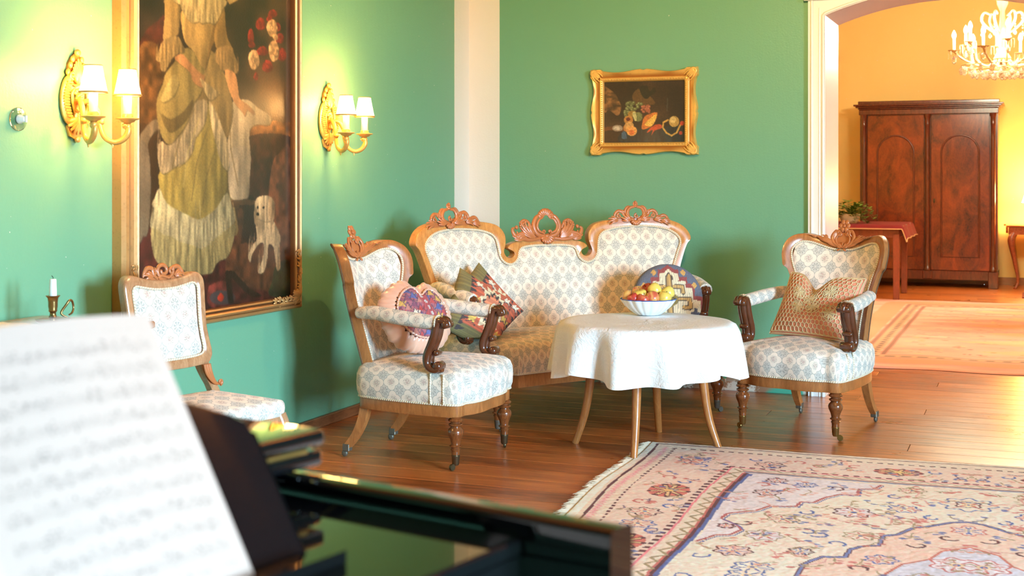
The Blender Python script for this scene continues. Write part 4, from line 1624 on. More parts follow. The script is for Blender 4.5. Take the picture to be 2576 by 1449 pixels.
def sample(a, U, V):
    h, w = a.shape[:2]
    return lin(a[np.clip(((1 - V) / 2 * (h - 1)).astype(int), 0, h - 1), np.clip(((U + 1) / 2 * (w - 1)).astype(int), 0, w - 1)])


KIL = painted('kilim_cover', .9, 0, .4, 160)
VELV = plain('olive_velvet', srgb(98, 92, 48), .8, var=.15, scale=12)
for lab, loc, f, tilt, roll in (
        ('olive velvet cushion with rust kilim panel, front one of the pair in the sofa corner', (-2.722, 6.375, .580), (.86, -.50), .34, .58),
        ('olive velvet cushion with rust kilim panel, leaning behind the other at the sofa end', (-2.775, 6.555, .582), (.78, -.62), .26, .86)):
    t = thing('kilim_cushion', lab, 'cushion', loc, 0, 'kilim cushions on the sofa')
    orient(t, f, tilt, roll)
    Pf, U, V = pillow_pts(.37, .37, .075, 70)
    grid('front_cover', squash(Pf, t, .466), KIL, t, sample(kilim_green(), U, V))
    Pb, U, V = pillow_pts(.37, .37, .07, 30, sgn=1)
    grid('back_cover', squash(Pb, t, .466), VELV, t)

t = thing('round_cushion', 'round flat-woven kilim cushion with stepped cream medallion at the right sofa end', 'cushion', (-1.905, 7.16, .615), 0, 'kilim cushions on the sofa')
orient(t, (.45, -.89), .28, 0)
Pf, U, V = pillow_pts(.39, .39, .045, 80, rnd=1, puff=.45)
Pf[..., 1] -= .03
grid('front_cover', Pf, KIL, t, sample(kilim_round(), Pf[..., 0] / .195, Pf[..., 2] / .195))
Pb, U, V = pillow_pts(.39, .39, .04, 30, rnd=1, sgn=1, puff=.45)
Pb[..., 1] += .03
TAN = plain('tan_cotton', srgb(160, 132, 98), .85, var=.12, scale=20)
grid('back_cover', Pb, TAN, t)
b = MB()
A = np.linspace(0, 2 * PI, 73)
V_ = [(.195 * math.cos(a), y, .195 * math.sin(a)) for a in A[:-1] for y in (-.03, 0.002, .03)]
V_ = [(v[0] * (1.02 if abs(v[1]) < .01 else 1), v[1], v[2] * (1.02 if abs(v[1]) < .01 else 1)) for v in V_]
n = 72
b.add(V_, [(3 * i + k, 3 * ((i + 1) % n) + k, 3 * ((i + 1) % n) + k + 1, 3 * i + k + 1) for i in range(n) for k in (0, 1)])
b.build('side_band', TAN, t)

# ruffled cushion on the left armchair
t = thing('ruffled_cushion', 'round pink satin ruffled cushion with kilim centre on the left armchair', 'cushion', (-2.70, 5.575, .645), 0)
orient(t, (.86, -.50), .42, .15)
n, m = 40, 300
P = np.zeros((n, m, 3))
for j in range(m):
    a = 2 * PI * j / m
    for i in range(n):
        q = i / (n - 1)                     # 0 seam front .. 1 seam back
        r = .132 + .062 * math.sin(PI * min(q * 1.1, 1)) ** .7
        y = -.062 + .13 * q
        ga = math.sin(a * 37 + 2.5 * math.sin(a * 4) + 2.5 * q) * .0085 * math.exp(-2.4 * q) + math.sin(a * 19 + 2 + 3 * q) * .0026 * math.sin(PI * q) + math.sin(a * 5) * .003
        r += ga * (1 if q < .8 else .4)
        dz = -.045 * math.exp(-((a - PI / 2) / .22) ** 2)
        P[i, j] = (r * math.cos(a) * 1.0, y + ga * .6, r * math.sin(a) * .95 + dz)
SATIN = plain('peach_satin', srgb(232, 176, 146), .3, var=.1, scale=10)
SATIN.node_tree.nodes['Principled BSDF'].inputs['Sheen Weight'].default_value = .3
grid('ruffle', P, SATIN, t, wrap=True)
Pf, U, V = pillow_pts(.27, .262, .03, 90, rnd=1, puff=.6)
Pf[..., 1] -= .060
Pf[..., 2] -= .045 * np.exp(-(Pf[..., 0] / .035) ** 2) * (Pf[..., 2] > 0) * (Pf[..., 2] / .13).clip(0) ** 1.5
grid('kilim_centre', Pf, KIL, t, sample(kilim_pink(), Pf[..., 0] / .135, Pf[..., 2] / .135))
b = MB()
P = [(.134 * math.cos(a) + .0014 * math.sin(61 * a), -.070 + .0016 * math.sin(53 * a), .127 * math.sin(a) + .0014 * math.cos(61 * a) - .045 * math.exp(-((a - PI / 2) / .22) ** 2)) for a in np.linspace(0, 2 * PI, 181)[:-1]]
b.tube(P, .005, 6, closed=True)
b.build('gathered_seam', SATIN, t)
Pb, U, V = pillow_pts(.25, .24, .02, 20, rnd=1, sgn=1)
Pb[..., 1] += .06
grid('back_cover', Pb, SATIN, t)

# lace cushion on the right armchair
t = thing('lace_cushion', 'peach cushion in ecru crochet lace cover on the right-hand armchair', 'cushion', (-1.046, 6.965, .622), 0)
orient(t, (-.33, -.944), .46, .04)
LW, LH, LT = .47, .36, .085


def lace_surf(u, v, off):
    t_ = (max(0, 1 - abs(u) ** 2.4) * max(0, 1 - abs(v) ** 2.4)) ** .5
    x = LW / 2 * u * (1 - .07 * (1 - v * v)) - .05 * (v + 1) / 2 * (-u if u < 0 else 0) * -.6
    z = LH / 2 * v * (1 - .05 * (1 - u * u)) - .085 * math.exp(-((u + .12) / .3) ** 2) * ((v + 1) / 2) ** 2
    y = -(LT * t_) * (1 - .35 * math.exp(-((u + .12) / .28) ** 2) * ((v + 1) / 2) ** 2) - off
    return (x, y, z)


g = np.linspace(-1, 1, 44)
P = np.array([[lace_surf(u, v, 0) for u in g] for v in g])
PEACH = plain('peach_cotton', srgb(226, 146, 112), .7, var=.08, scale=8)
grid('pillow', P, PEACH, t)
P2 = P.copy()
P2[..., 1] *= -.9
grid('pillow_back', P2, PEACH, t)
ECRU = plain('ecru_cotton', srgb(224, 198, 150), .85, var=.12, scale=60)
b = MB()
hx, hz = .105, .150
done = set()
rosettes = [(-.32, -.15), (.08, -.12), (.42, .38), (-.42, .35), (.52, -.3), (-.05, .25)]


def seg(a, c, r=.0015):
    k = (round(a[0], 3), round(a[1], 3), round(c[0], 3), round(c[1], 3))
    if k in done or (k[2], k[3], k[0], k[1]) in done:
        return
    done.add(k)
    b.tube([lace_surf(*a, .003), lace_surf(*c, .003)], r, 4, False)


for j in range(-11, 12):
    for i in range(-16, 17):
        cxh = (i + .5 * (j % 2)) * hx
        czh = j * hz * .82
        pts = [(cxh + hx / 2 * sx_, czh + sz_ * hz * .5) for sx_, sz_ in ((0, 1.1), (1, .5), (1, -.5), (0, -1.1), (-1, -.5), (-1, .5))]
        if all(abs(p[0]) < .97 and abs(p[1]) < .97 for p in pts) and not any((cxh - r[0]) ** 2 + ((czh - r[1]) * .8) ** 2 < .016 for r in rosettes):
            for q in range(6):
                seg(pts[q], pts[(q + 1) % 6], .0024)
for (ru, rv) in rosettes:                                   # crocheted flowers
    for k in range(8):
        a = 2 * PI * k / 8
        for sgn in (-1, 0, 1):
            pts = [(ru + .025 * math.cos(a), rv + .035 * math.sin(a)), (ru + .10 * math.cos(a + sgn * .22), rv + .13 * math.sin(a + sgn * .22)), (ru + .155 * math.cos(a), rv + .20 * math.sin(a))]
            if all(abs(p[0]) < .98 and abs(p[1]) < .98 for p in pts):
                b.tube([lace_surf(*p, .004) for p in pts], .0027, 4)
    b.tube([lace_surf(ru + .022 * math.cos(a), rv + .03 * math.sin(a), .004) for a in np.linspace(0, 2 * PI, 13)[:-1]], .003, 4, closed=True)
    b.tube([lace_surf(np.clip(ru + .165 * math.cos(a), -.98, .98), np.clip(rv + .215 * math.sin(a), -.98, .98), .003) for a in np.linspace(0, 2 * PI, 25)[:-1]], .0026, 4, closed=True)
for e in (.985, .93):                                        # edging rows
    ring = [(u, -e) for u in np.linspace(-e, e, 60)] + [(e, v) for v in np.linspace(-e, e, 50)] + [(u, e) for u in np.linspace(e, -e, 60)] + [(-e, v) for v in np.linspace(e, -e, 50)]
    b.tube([lace_surf(*p, .002 + .002 * (i % 2)) for i, p in enumerate(ring)], .0034, 4, closed=True)
b.build('crochet_cover', ECRU, t, True, 60)

# ------------------------------------------------------------------ gilding
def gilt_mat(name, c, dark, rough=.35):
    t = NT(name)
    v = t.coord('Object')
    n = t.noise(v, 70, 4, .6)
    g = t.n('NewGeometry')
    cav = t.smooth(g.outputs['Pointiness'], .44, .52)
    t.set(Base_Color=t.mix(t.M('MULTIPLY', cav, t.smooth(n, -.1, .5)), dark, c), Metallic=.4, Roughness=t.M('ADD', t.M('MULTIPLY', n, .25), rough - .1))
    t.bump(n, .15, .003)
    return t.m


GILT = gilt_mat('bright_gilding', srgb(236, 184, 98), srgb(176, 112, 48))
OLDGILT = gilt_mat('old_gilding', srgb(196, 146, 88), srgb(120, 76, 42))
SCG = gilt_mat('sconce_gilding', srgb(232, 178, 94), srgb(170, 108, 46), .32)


def frame_mesh(rects):
    """rects: list of (x0,z0,x1,z1,y) nested rectangles -> mitred moulding"""
    V, F = [], []
    for (x0, z0, x1, z1, y) in rects:
        V += [(x0, y, z0), (x1, y, z0), (x1, y, z1), (x0, y, z1)]
    for i in range(len(rects) - 1):
        for k in range(4):
            F.append((i * 4 + k, i * 4 + (k + 1) % 4, (i + 1) * 4 + (k + 1) % 4, (i + 1) * 4 + k))
    return MB().add(V, F)


# ------------------------------------------------------------------ large portrait (local: x along the wall, -y into the room)
pt = thing('portrait_painting', 'tall oil portrait of a lady in a cream dress with white dog, gilt frame', 'painting', (XL, 4.43, .70), PI / 2)
W0, W1, H0, H1 = .012, 1.222, .012, 2.06
prof = [(-.105, -.050, -.0), (-.105, -.050, -.045), (-.092, -.040, -.060), (-.078, -.030, -.064), (-.070, -.024, -.056), (-.058, -.018, -.072), (-.046, -.012, -.078), (-.036, -.006, -.070), (-.028, .0, -.058), (-.016, .006, -.066), (-.006, .012, -.060), (.0, .014, -.046), (.0, .014, -.030)]
rects = []
for (o, _, y) in prof:
    k = -o
    rects.append((W0 - k * .98, H0 - k * .62, W1 + k * .74, H1 + k * .9, y))
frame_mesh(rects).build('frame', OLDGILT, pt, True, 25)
cw, chh = 308, 590
SX, SZ = cw / 1.24, chh / 2.07
cv = Canvas(cw, chh, (62, 44, 28))
sh = vnoise(chh, cw, 30, 24, 3)
cv.a = cv.a * (.55 + .9 * sh)[..., None]
yy = np.linspace(2.07, 0, chh)[:, None]
xx_ = np.linspace(0, 1.24, cw)[None]
cv.a *= (1 + .5 * np.exp(-((xx_ - 1.05) / .3) ** 2 - ((yy - .95) / .25) ** 2))[..., None]
dk = np.exp(-((xx_ - .15) / .25) ** 2 - ((yy - 1.5) / .4) ** 2)
cv.a *= (1 - .35 * dk)[..., None]
BODY = [(400, 1000), (540, 1000), (620, 800), (700, 560), (770, 330), (770, 180), (560, 70), (250, 120), (200, 330), (280, 640)]
MODS = [None,
        .6 + .8 * vnoise(chh, cw, 9, 7, 21),
        .78 + .42 * vnoise(chh, cw, 34, 6, 22),
        .66 + .62 * vnoise(chh, cw, 22, 3.2, 23),
        .65 + .7 * vnoise(chh, cw, 4, 4, 24)]
PORTRAIT = [
((92,36,26),1,[42,1129,80,1204,157,1256,212,1281,212,1145]),
((120,82,44),1,[30,1128,157,1159,212,1047,164,956,157,840,57,826,30,853]),
((74,30,28),1,[28,359,144,385,756,329,1229,273,1229,-26,28,62]),
((152,98,48),1,[693,861,1237,872,1237,815,1215,800,865,795,826,834]),
((58,32,22),1,[826,789,1237,800,1237,649,826,646]),
((58,32,22),1,[846,721,1229,728,1229,477,846,484]),
((34,22,17),1,[776,496,908,494,908,288,776,283]),
((98,58,38),1,[1019,533,1057,672,1111,714,1229,728,1229,142,1122,196,1035,399]),
((84,50,32),1,[658,223,677,261,736,288,877,293,1089,257,1201,191,1189,109,1089,51,877,80,766,127,668,162]),
((30,46,26),1,[1078,163,1201,191,1223,23,1024,33,1057,106]),
((108,48,44),1,[531,117,677,123,677,24,531,26]),
((72,64,72),0,[535,63,563,85,629,88,697,77,741,46,697,25,629,25,563,37]),
((200,60,38),0,[593,56,620,79,646,57,623,38]),
((26,19,15),0,[656,168,682,175,726,169,776,132,867,75,960,39,898,35,816,68,736,121,706,140,711,87,721,24,685,26,668,91]),
((100,70,44),1,[661,448,668,476,706,494,766,497,898,492,898,471,766,471,721,461,711,431,726,408,692,403,668,418]),
((78,48,30),1,[756,457,811,439,801,383,776,283,716,275,761,357]),
((158,142,118),2,[38,759,80,808,133,841,172,840,184,812,133,786,95,737,87,641,36,641]),
((150,138,120),2,[32,721,96,722,114,557,96,376,64,358,32,352]),
((196,178,150),2,[707,941,788,961,855,960,924,931,1036,894,1025,852,924,851,865,830,853,781,855,641,661,639,684,803,698,883]),
((190,174,152),2,[682,729,854,733,854,580,846,512,796,498,697,508,677,635]),
((186,166,88),2,[513,931,548,876,602,774,638,645,668,630,663,536,582,461,462,416,364,440,227,489,173,556,181,633,342,667,443,821]),
((204,194,156),3,[173,556,227,489,364,440,462,416,582,461,668,531,706,475,736,402,677,365,610,340,573,326,508,291,444,289,408,304,312,324,261,347,202,357,161,379,116,386,112,426,136,471,120,486,140,516]),
((180,168,120),3,[114,386,161,379,202,357,261,347,312,324,408,304,444,289,508,291,573,326,677,365,736,385,721,308,677,239,620,225,582,209,554,175,489,171,399,179,347,197,261,215,177,233,144,258,122,305]),
((200,182,148),3,[409,920,513,941,500,843,430,775,409,719,363,673,293,643,329,665,261,638,206,617,173,633,157,719,188,753,236,740,342,807]),
((196,178,142),3,[530,942,611,873,666,787,684,645,652,639,611,686,584,748,548,830]),
((170,152,92),2,[342,1156,409,1152,495,1078,478,990,409,915,367,838,293,771,236,741,188,773,157,849,155,927,196,997,212,1037,260,1080]),
((206,190,124),2,[268,1041,309,1014,276,953,212,920,180,928,212,978]),
((120,104,62),2,[180,870,252,848,342,887,409,941,375,868,293,810,228,798]),
((154,130,82),2,[495,1078,539,1169,620,1109,684,1008,717,904,675,782,638,817,593,888,530,947,491,991]),
((192,162,102),2,[330,1319,634,1355,620,1286,566,1202,539,1164,495,1078,418,1148,367,1174,342,1201,325,1264]),
((140,110,64),2,[584,1329,638,1356,620,1286,566,1202,539,1164,500,1084,530,1184]),
((190,162,104),2,[218,1355,317,1368,315,1303,309,1238,293,1209,204,1180,198,1211,208,1281]),
((168,136,82),2,[611,1353,647,1373,661,1275,679,1229,701,1199,593,1176,570,1239,593,1304]),
((214,196,146),3,[280,1363,652,1410,629,1355,593,1304,566,1288,522,1291,478,1281,452,1286,409,1276,375,1285,342,1306,317,1343]),
((184,158,106),3,[196,1177,293,1207,330,1180,349,1147,309,1133,268,1113,236,1078,212,1049,182,1052,176,1083,147,1093,168,1131]),
((172,140,92),3,[588,1179,701,1202,731,1160,764,1120,750,1079,693,1088,638,1081,602,1107,577,1126]),
((206,150,104),2,[276,1111,330,1133,375,1109,452,1065,497,1050,491,1027,480,1000,452,1001,409,1021,384,1060,325,1085]),
((200,146,100),2,[652,1087,735,1078,759,1013,773,966,836,942,894,913,885,896,836,915,816,885,788,908,731,942,684,1003]),
((190,170,128),3,[461,1035,513,1018,604,982,584,963,544,945,513,962]),
((204,180,148),3,[918,414,981,400,1057,392,1100,350,1128,302,1111,255,1128,166,1095,148,1078,210,1062,264,1019,277,1008,214,981,152,939,144,929,159,971,216,976,285,929,282,877,239,862,203,842,229,877,279,918,311,908,368]),
((214,190,158),3,[908,494,939,509,1003,514,1057,497,1073,462,1062,410,1013,388,950,398,913,414,898,448]),
((188,160,128),3,[1030,504,1067,480,1073,421,1051,375,1024,411,1019,469]),
((176,150,118),3,[903,465,918,425,918,374,900,380,892,426]),
((24,18,16),0,[934,458,931,454,925,452,918,454,915,458,918,462,925,464,931,462]),
((24,18,16),0,[985,457,982,453,975,451,968,453,966,457,968,461,975,463,982,461]),
((24,18,16),0,[937,425,933,420,925,418,916,420,912,426,916,431,925,433,933,431]),
((150,40,30),4,[1096,1396,1093,1384,1067,1374,1045,1371,1020,1375,1017,1386,1029,1399,1043,1408,1069,1411,1084,1406]),
((150,40,30),4,[992,1334,988,1316,961,1302,937,1299,911,1307,907,1325,920,1344,935,1356,963,1360,979,1350]),
((150,40,30),4,[893,1266,890,1245,873,1231,857,1229,840,1240,838,1261,846,1282,856,1296,874,1298,884,1286]),
((150,40,30),4,[904,1226,902,1217,883,1209,867,1207,848,1212,845,1221,854,1231,865,1238,885,1240,895,1235]),
((150,40,30),4,[1013,1206,1009,1192,978,1181,951,1179,920,1184,916,1198,931,1212,948,1222,981,1225,998,1219]),
((150,40,30),4,[1056,1138,1053,1119,1023,1106,997,1104,968,1113,964,1130,978,1149,994,1162,1025,1164,1042,1155]),
((150,40,30),4,[1183,1204,1180,1184,1154,1170,1131,1168,1105,1178,1102,1197,1114,1218,1129,1232,1156,1234,1170,1223]),
((150,40,30),4,[1163,1282,1160,1266,1135,1255,1114,1253,1089,1260,1086,1274,1098,1290,1111,1301,1137,1303,1151,1296]),
((150,40,30),4,[929,1078,928,1067,915,1059,904,1058,891,1065,890,1076,896,1087,903,1095,916,1096,923,1089]),
((150,40,30),4,[1130,1335,1128,1321,1111,1311,1096,1310,1079,1316,1077,1329,1085,1343,1094,1352,1112,1354,1121,1347]),
((150,40,30),4,[1051,1365,1049,1357,1033,1350,1018,1349,1002,1352,1000,1360,1008,1369,1017,1375,1034,1377,1043,1373]),
((222,180,134),4,[1101,1326,1095,1301,1064,1283,1034,1279,1015,1293,1002,1316,1008,1341,1038,1359,1069,1363,1088,1350]),
((222,180,134),4,[1115,1215,1109,1184,1079,1163,1050,1161,1032,1178,1019,1207,1025,1237,1054,1259,1083,1261,1102,1245]),
((222,180,134),4,[939,1159,933,1130,904,1110,875,1108,857,1124,845,1151,850,1179,879,1199,908,1202,927,1186]),
((222,180,134),4,[1107,1282,1104,1272,1089,1264,1074,1263,1064,1268,1057,1277,1060,1287,1076,1295,1091,1296,1101,1291]),
]
# shoulders, neck, head and hat (above the picture's edge)
def pc(x, z):
    return (x / 1000 * SX, (2.07 - z / 1000) * SZ)
cv.poly([pc(*p) for p in ((330, 1320), (250, 1420), (240, 1330), (200, 1340), (260, 1480), (420, 1540), (600, 1560), (720, 1500), (760, 1420), (690, 1390), (640, 1430))], (196, 168, 112), 1, MODS[2])
cv.poly([pc(*p) for p in ((440, 1500), (580, 1500), (560, 1640), (460, 1640))], (214, 164, 122))
cv.ell(*pc(510, 1720), .075 * SX, .10 * SZ, (96, 60, 36), 1, MODS[3])
cv.ell(*pc(510, 1700), .058 * SX, .085 * SZ, (222, 174, 134))
for ex in (488, 532):
    cv.ell(*pc(ex, 1705), 2.2, 1.6, (60, 40, 30))
cv.ell(*pc(510, 1658), 3.4, 1.4, (178, 84, 72))
cv.line([pc(512, 1700), pc(514, 1678), pc(506, 1675)], 1.2, (186, 130, 98))
cv.poly(cr([pc(*p) for p in BODY], 3, True), (120, 100, 62), 1, MODS[2])
for (c, st, q) in PORTRAIT:
    pts = [pc(q[i], q[i + 1]) for i in range(0, len(q), 2)]
    cp = cr(pts, 3, True)
    xa_, xb_ = cp[:, 0].min(), cp[:, 0].max()
    ya_, yb_ = cp[:, 1].min(), cp[:, 1].max()
    sh_ = 1.16 - .34 * np.clip((cv.xx - xa_) / (xb_ - xa_ + 1), 0, 1) - .10 * np.clip((cv.yy - ya_) / (yb_ - ya_ + 1), 0, 1)
    md = sh_ * (MODS[st] if MODS[st] is not None else 1)
    if st in (2, 3):
        cv.poly(cp + [1.2, 1.4], tuple(k * .45 for k in c), .55)
    cv.poly(cp, c, 1, md)
    if st == 3:                                           # gathered pleats with pale tips
        for i in range(0, len(cp)):
            x_, y_ = cp[i]
            if y_ > (ya_ + yb_) / 2:
                cv.line([(x_, y_ - 1), (x_ + (x_ - (xa_ + xb_) / 2) * -.06, y_ - .3 * (yb_ - ya_))], 1.3, tuple(min(255, k * (1.14 if i % 2 else .7)) for k in c), .5)
    if st == 4:
        cx_, cy_ = np.mean([p[0] for p in pts]), np.mean([p[1] for p in pts])
        r_ = (max(p[0] for p in pts) - min(p[0] for p in pts)) * .25
        cv.line(spiral((cx_, cy_), r_, 1, 0, 8, 14), 1.1, tuple(k * .72 for k in c))
# brush folds
for (a0, b0, a1, b1, c) in ((455, 860, 340, 560, (206, 190, 124)), (520, 820, 400, 500, (112, 98, 58)), (600, 760, 480, 470, (112, 98, 58)), (420, 900, 260, 640, (120, 104, 64)), (690, 900, 760, 560, (112, 92, 56)), (640, 1080, 600, 860, (150, 122, 72))):
    cv.line([pc(a0, b0), pc((a0 + a1) / 2 - 25, (b0 + b1) / 2), pc(a1, b1)], 2.6, c, .5)
cv.blur(2)
cv.a *= np.array((.88, .80, .68))
cv.a *= (.93 + .14 * vnoise(chh, cw, 1.5, 1.5, 31))[..., None]
X, Z = np.meshgrid(np.linspace(0, 1.24, cw), np.linspace(2.07, 0, chh))
P = np.stack([X, np.full_like(X, -.034), Z], -1)
OIL = painted('oil_paint', .36, .5, .35, 130)
grid('canvas', P, OIL, pt, lin(cv.a), smooth=False)
# carved corner ornaments
for (ox, oz, sx_, sz_) in ((W1 + .045, H0 - .03, -1, 1), (W0 - .055, H0 - .03, 1, 1)):
    b = MB()
    for k in range(7):
        L = .035 * k
        scroll(b, (ox + sx_ * (L + .01), oz + sz_ * (.004 if k % 2 else .018)), .020 - .001 * k, 1.3, k, sx_ * (1 if k % 2 else -1), .007 - .0004 * k, -.066)
        scroll(b, (ox + sx_ * (.002 if k % 2 else .018), oz + sz_ * (L + .03)), .020 - .001 * k, 1.3, k, sx_, .007 - .0004 * k, -.066)
        frond(b, (ox + sx_ * (L + .02), oz + sz_ * .015), (random.uniform(-.6, 1.2) if sx_ > 0 else PI - random.uniform(-.6, 1.2)), .035, sx_ * random.uniform(-1.5, 1.5), 3, .6, .006, -.074)
        frond(b, (ox + sx_ * .015, oz + sz_ * (L + .03)), PI / 2 + random.uniform(-.9, .9), .035, -sx_ * random.uniform(-1.5, 1.5), 3, .6, .006, -.074)
    for q in range(10):
        a = random.uniform(0, PI / 2)
        frond(b, (ox + sx_ * .02, oz + sz_ * .02), (a if sx_ > 0 else PI - a), .07, random.uniform(-1, 1), 3, .4, .007, -.078)
    b.xf(lambda x, y, z: (x, y + .006, z))
    b.build('corner_ornament', OLDGILT, pt, True, 60)

# ------------------------------------------------------------------ still life on the back wall (local x along wall, -y into room)
sl = thing('still_life_painting', 'small dark fruit still life in a scalloped gold frame on the back wall', 'painting', (-2.258, YB, 1.706), 0)
hw, hh_ = .343, .268
def scal(n=220):
    """wavy outer outline of the frame"""
    pts = []
    for sd in range(4):
        L = (hw if sd % 2 == 0 else hh_)
        for i in range(n // 4):
            t_ = -1 + 2 * i / (n // 4)
            wv = -.010 * (1 - math.cos(2 * PI * abs(t_) * 1.0)) * .9 if abs(t_) < .8 else .0
            if abs(t_) < .05:
                wv -= .008 * (1 - abs(t_) / .05)
            if abs(t_) >= .8:
                wv = .004 * abs(math.sin((abs(t_) - .8) / .2 * PI * 2.5))
            a = (hh_ if sd % 2 == 0 else hw) + wv
            pts.append([(t_ * L, -a), (a, t_ * L), (-t_ * L, a), (-a, -t_ * L)][sd])
    return np.array(pts)
oo = scal()
def rect_ring(x, z, ref):
    """points on rectangle x,z matched to ref directions"""
    out_ = []
    for p in ref:
        k = max(abs(p[0]) / hw, abs(p[1]) / hh_)
        q = p / k
        out_.append((np.clip(q[0], -hw, hw) * x / hw, np.clip(q[1], -hh_, hh_) * z / hh_))
    return np.array(out_)
ix_, iz_ = .259, .190
rings = [(oo, 0.), (oo, -.030), (oo * .985, -.040), (rect_ring(hw * .93, hh_ * .91, oo), -.036), (rect_ring(hw * .86, hh_ * .82, oo), -.024), (rect_ring(ix_ + .026, iz_ + .026, oo), -.030), (rect_ring(ix_ + .022, iz_ + .022, oo), -.036), (rect_ring(ix_ + .012, iz_ + .012, oo), -.034), (rect_ring(ix_ + .002, iz_ + .002, oo), -.026), (rect_ring(ix_, iz_, oo), -.012)]
R_ = np.array([[(p[0], y, p[1]) for p in r] for r, y in rings])
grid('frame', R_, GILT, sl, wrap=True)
b = MB()
for i in range(120):
    t_ = i / 120
    per = [(-ix_ - .012, -iz_ - .012), (ix_ + .012, -iz_ - .012), (ix_ + .012, iz_ + .012), (-ix_ - .012, iz_ + .012)]
    k = int(t_ * 4)
    f_ = t_ * 4 - k
    p, q = per[k], per[(k + 1) % 4]
    b.ell((p[0] + (q[0] - p[0]) * f_, -.034, p[1] + (q[1] - p[1]) * f_), (.005, .004, .005), 6, 4)
b.build('beading', GILT, sl)
for sx_ in (-1, 1):
    for sz_ in (-1, 1):
        b = MB()
        cx_, cz_ = sx_ * (hw - .035), sz_ * (hh_ - .035)
        base = math.atan2(-sz_, -sx_)
        for k in range(7):
            frond(b, (cx_ + sx_ * .022, cz_ + sz_ * .022), base + (k - 3) * .25, .05 if k % 2 else .078, (k - 3) * -.25, 3, .16, .0042, -.040)
        shell(b, (cx_ + sx_ * .012, cz_ + sz_ * .012), .024, base + PI - 1.3, base + PI + 1.3, 7, .006, -.040)
        b.build('corner_ornament', GILT, sl, True, 60)
cw, chh = 224, 166
cv = Canvas(cw, chh, (52, 34, 22))
sx_, sz_ = cw / 1120., chh / 830.
def q_(x, y):
    return ((x - 365) * sx_, (y - 320) * sz_)
cv.a *= (.6 + .7 * vnoise(chh, cw, 30, 40, 5))[..., None]
cv.poly(cr([q_(*p) for p in ((365, 360), (480, 430), (600, 620), (560, 780), (430, 700), (365, 720))], 4, True), (112, 76, 42), 1, .5 + .9 * vnoise(chh, cw, 5, 14, 6))
cv.poly(cr([q_(*p) for p in ((365, 320), (640, 320), (640, 680), (520, 480), (365, 360))], 4, True), (40, 26, 18))
cv.poly(cr([q_(*p) for p in ((760, 500), (880, 420), (1080, 620), (900, 640), (800, 640))], 4, True), (108, 74, 36), .7)
cv.poly(cr([q_(*p) for p in ((365, 940), (620, 940), (620, 1060), (365, 1080))], 4, True), (96, 54, 28))
cv.poly(cr([q_(*p) for p in ((365, 990), (640, 1000), (640, 1150), (365, 1150))], 4, True), (50, 30, 20))
cv.poly(cr([q_(*p) for p in ((620, 1000), (820, 960), (1485, 940), (1485, 1150), (620, 1150))], 4, True), (24, 34, 38), 1, .6 + .8 * vnoise(chh, cw, 20, 5, 7))
cv.poly(cr([q_(*p) for p in ((612, 1010), (660, 1000), (680, 1090), (612, 1090))], 4, True), (56, 86, 106))
r5 = np.random.RandomState(2)
for k in range(46):
    x, y = r5.uniform(620, 890), r5.uniform(600, 840)
    if y < 1180 - x * .75 + 130 and y > 560 - (x - 620) * .1:
        cv.ell(*q_(x, y), 4.6, 4.6, (92, 96, 54))
        cv.ell(q_(x, y)[0] - 1, q_(x, y)[1] - 1, 2.2, 2.2, (142, 142, 92))
for k in range(26):
    x, y = r5.uniform(890, 1010), r5.uniform(640, 740)
    cv.ell(*q_(x, y), 3.4, 3.4, (158, 84, 58))
    cv.ell(q_(x, y)[0] - 1, q_(x, y)[1] - 1, 1.3, 1.3, (206, 140, 104))
cv.ell(*q_(760, 760), 13, 9, (150, 112, 44))
cv.ell(*q_(840, 800), 12, 13, (110, 114, 66))
cv.poly(cr([q_(*p) for p in ((760, 750), (800, 730), (820, 840), (790, 850))], 4, True), (186, 176, 116))
for (x, y, r, c) in ((705, 840, 13, (182, 120, 52)), (690, 950, 12, (176, 112, 54)), (715, 920, 13, (206, 152, 84)), (750, 990, 15, (220, 150, 76)), (750, 1010, 8, (206, 104, 48))):
    cv.ell(*q_(x, y), r, r * .9, c)
cv.ell(*q_(700, 830), 6, 5, (92, 32, 24))
cv.poly(cr([q_(*p) for p in ((900, 870), (940, 790), (1090, 740), (1100, 800), (1040, 920), (930, 970), (890, 960))], 4, True), (198, 108, 44))
cv.poly(cr([q_(*p) for p in ((930, 900), (1060, 780), (1095, 770), (1080, 850), (1020, 930))], 4, True), (232, 176, 76))
cv.poly(cr([q_(*p) for p in ((960, 1020), (1000, 960), (1080, 910), (1160, 910), (1160, 960), (1070, 990), (1020, 1060), (1040, 980))], 4, True), (190, 68, 36))
cv.ell(*q_(1335, 870), 14, 15, (178, 140, 70))
cv.ell(*q_(1320, 850), 8, 9, (206, 172, 104))
cv.line([q_(*p) for p in ((1250, 850), (1190, 880), (1180, 950), (1230, 1020), (1300, 1060), (1370, 1020), (1420, 920))], 4.5, (196, 148, 66))
cv.ell(*q_(550, 950), 15, 9, (150, 130, 108))
cv.ell(*q_(545, 950), 9, 5, (196, 176, 150))
cv.ell(*q_(1445, 895), 6, 6, (178, 60, 34))
cv.ell(*q_(1425, 1025), 5, 5, (170, 62, 40))
cv.poly(cr([q_(*p) for p in ((860, 400), (960, 380), (1000, 460), (1070, 400), (1080, 470), (1010, 520), (960, 560), (900, 520))], 4, True), (34, 30, 18))
cv.line([q_(1245, 560), q_(1240, 720)], 3, (70, 66, 60), .8)
cv.blur(2)
cv.a *= (.86 + .28 * vnoise(chh, cw, 3, 3, 17))[..., None]
X, Z = np.meshgrid(np.linspace(-ix_, ix_, cw), np.linspace(iz_, -iz_, chh))
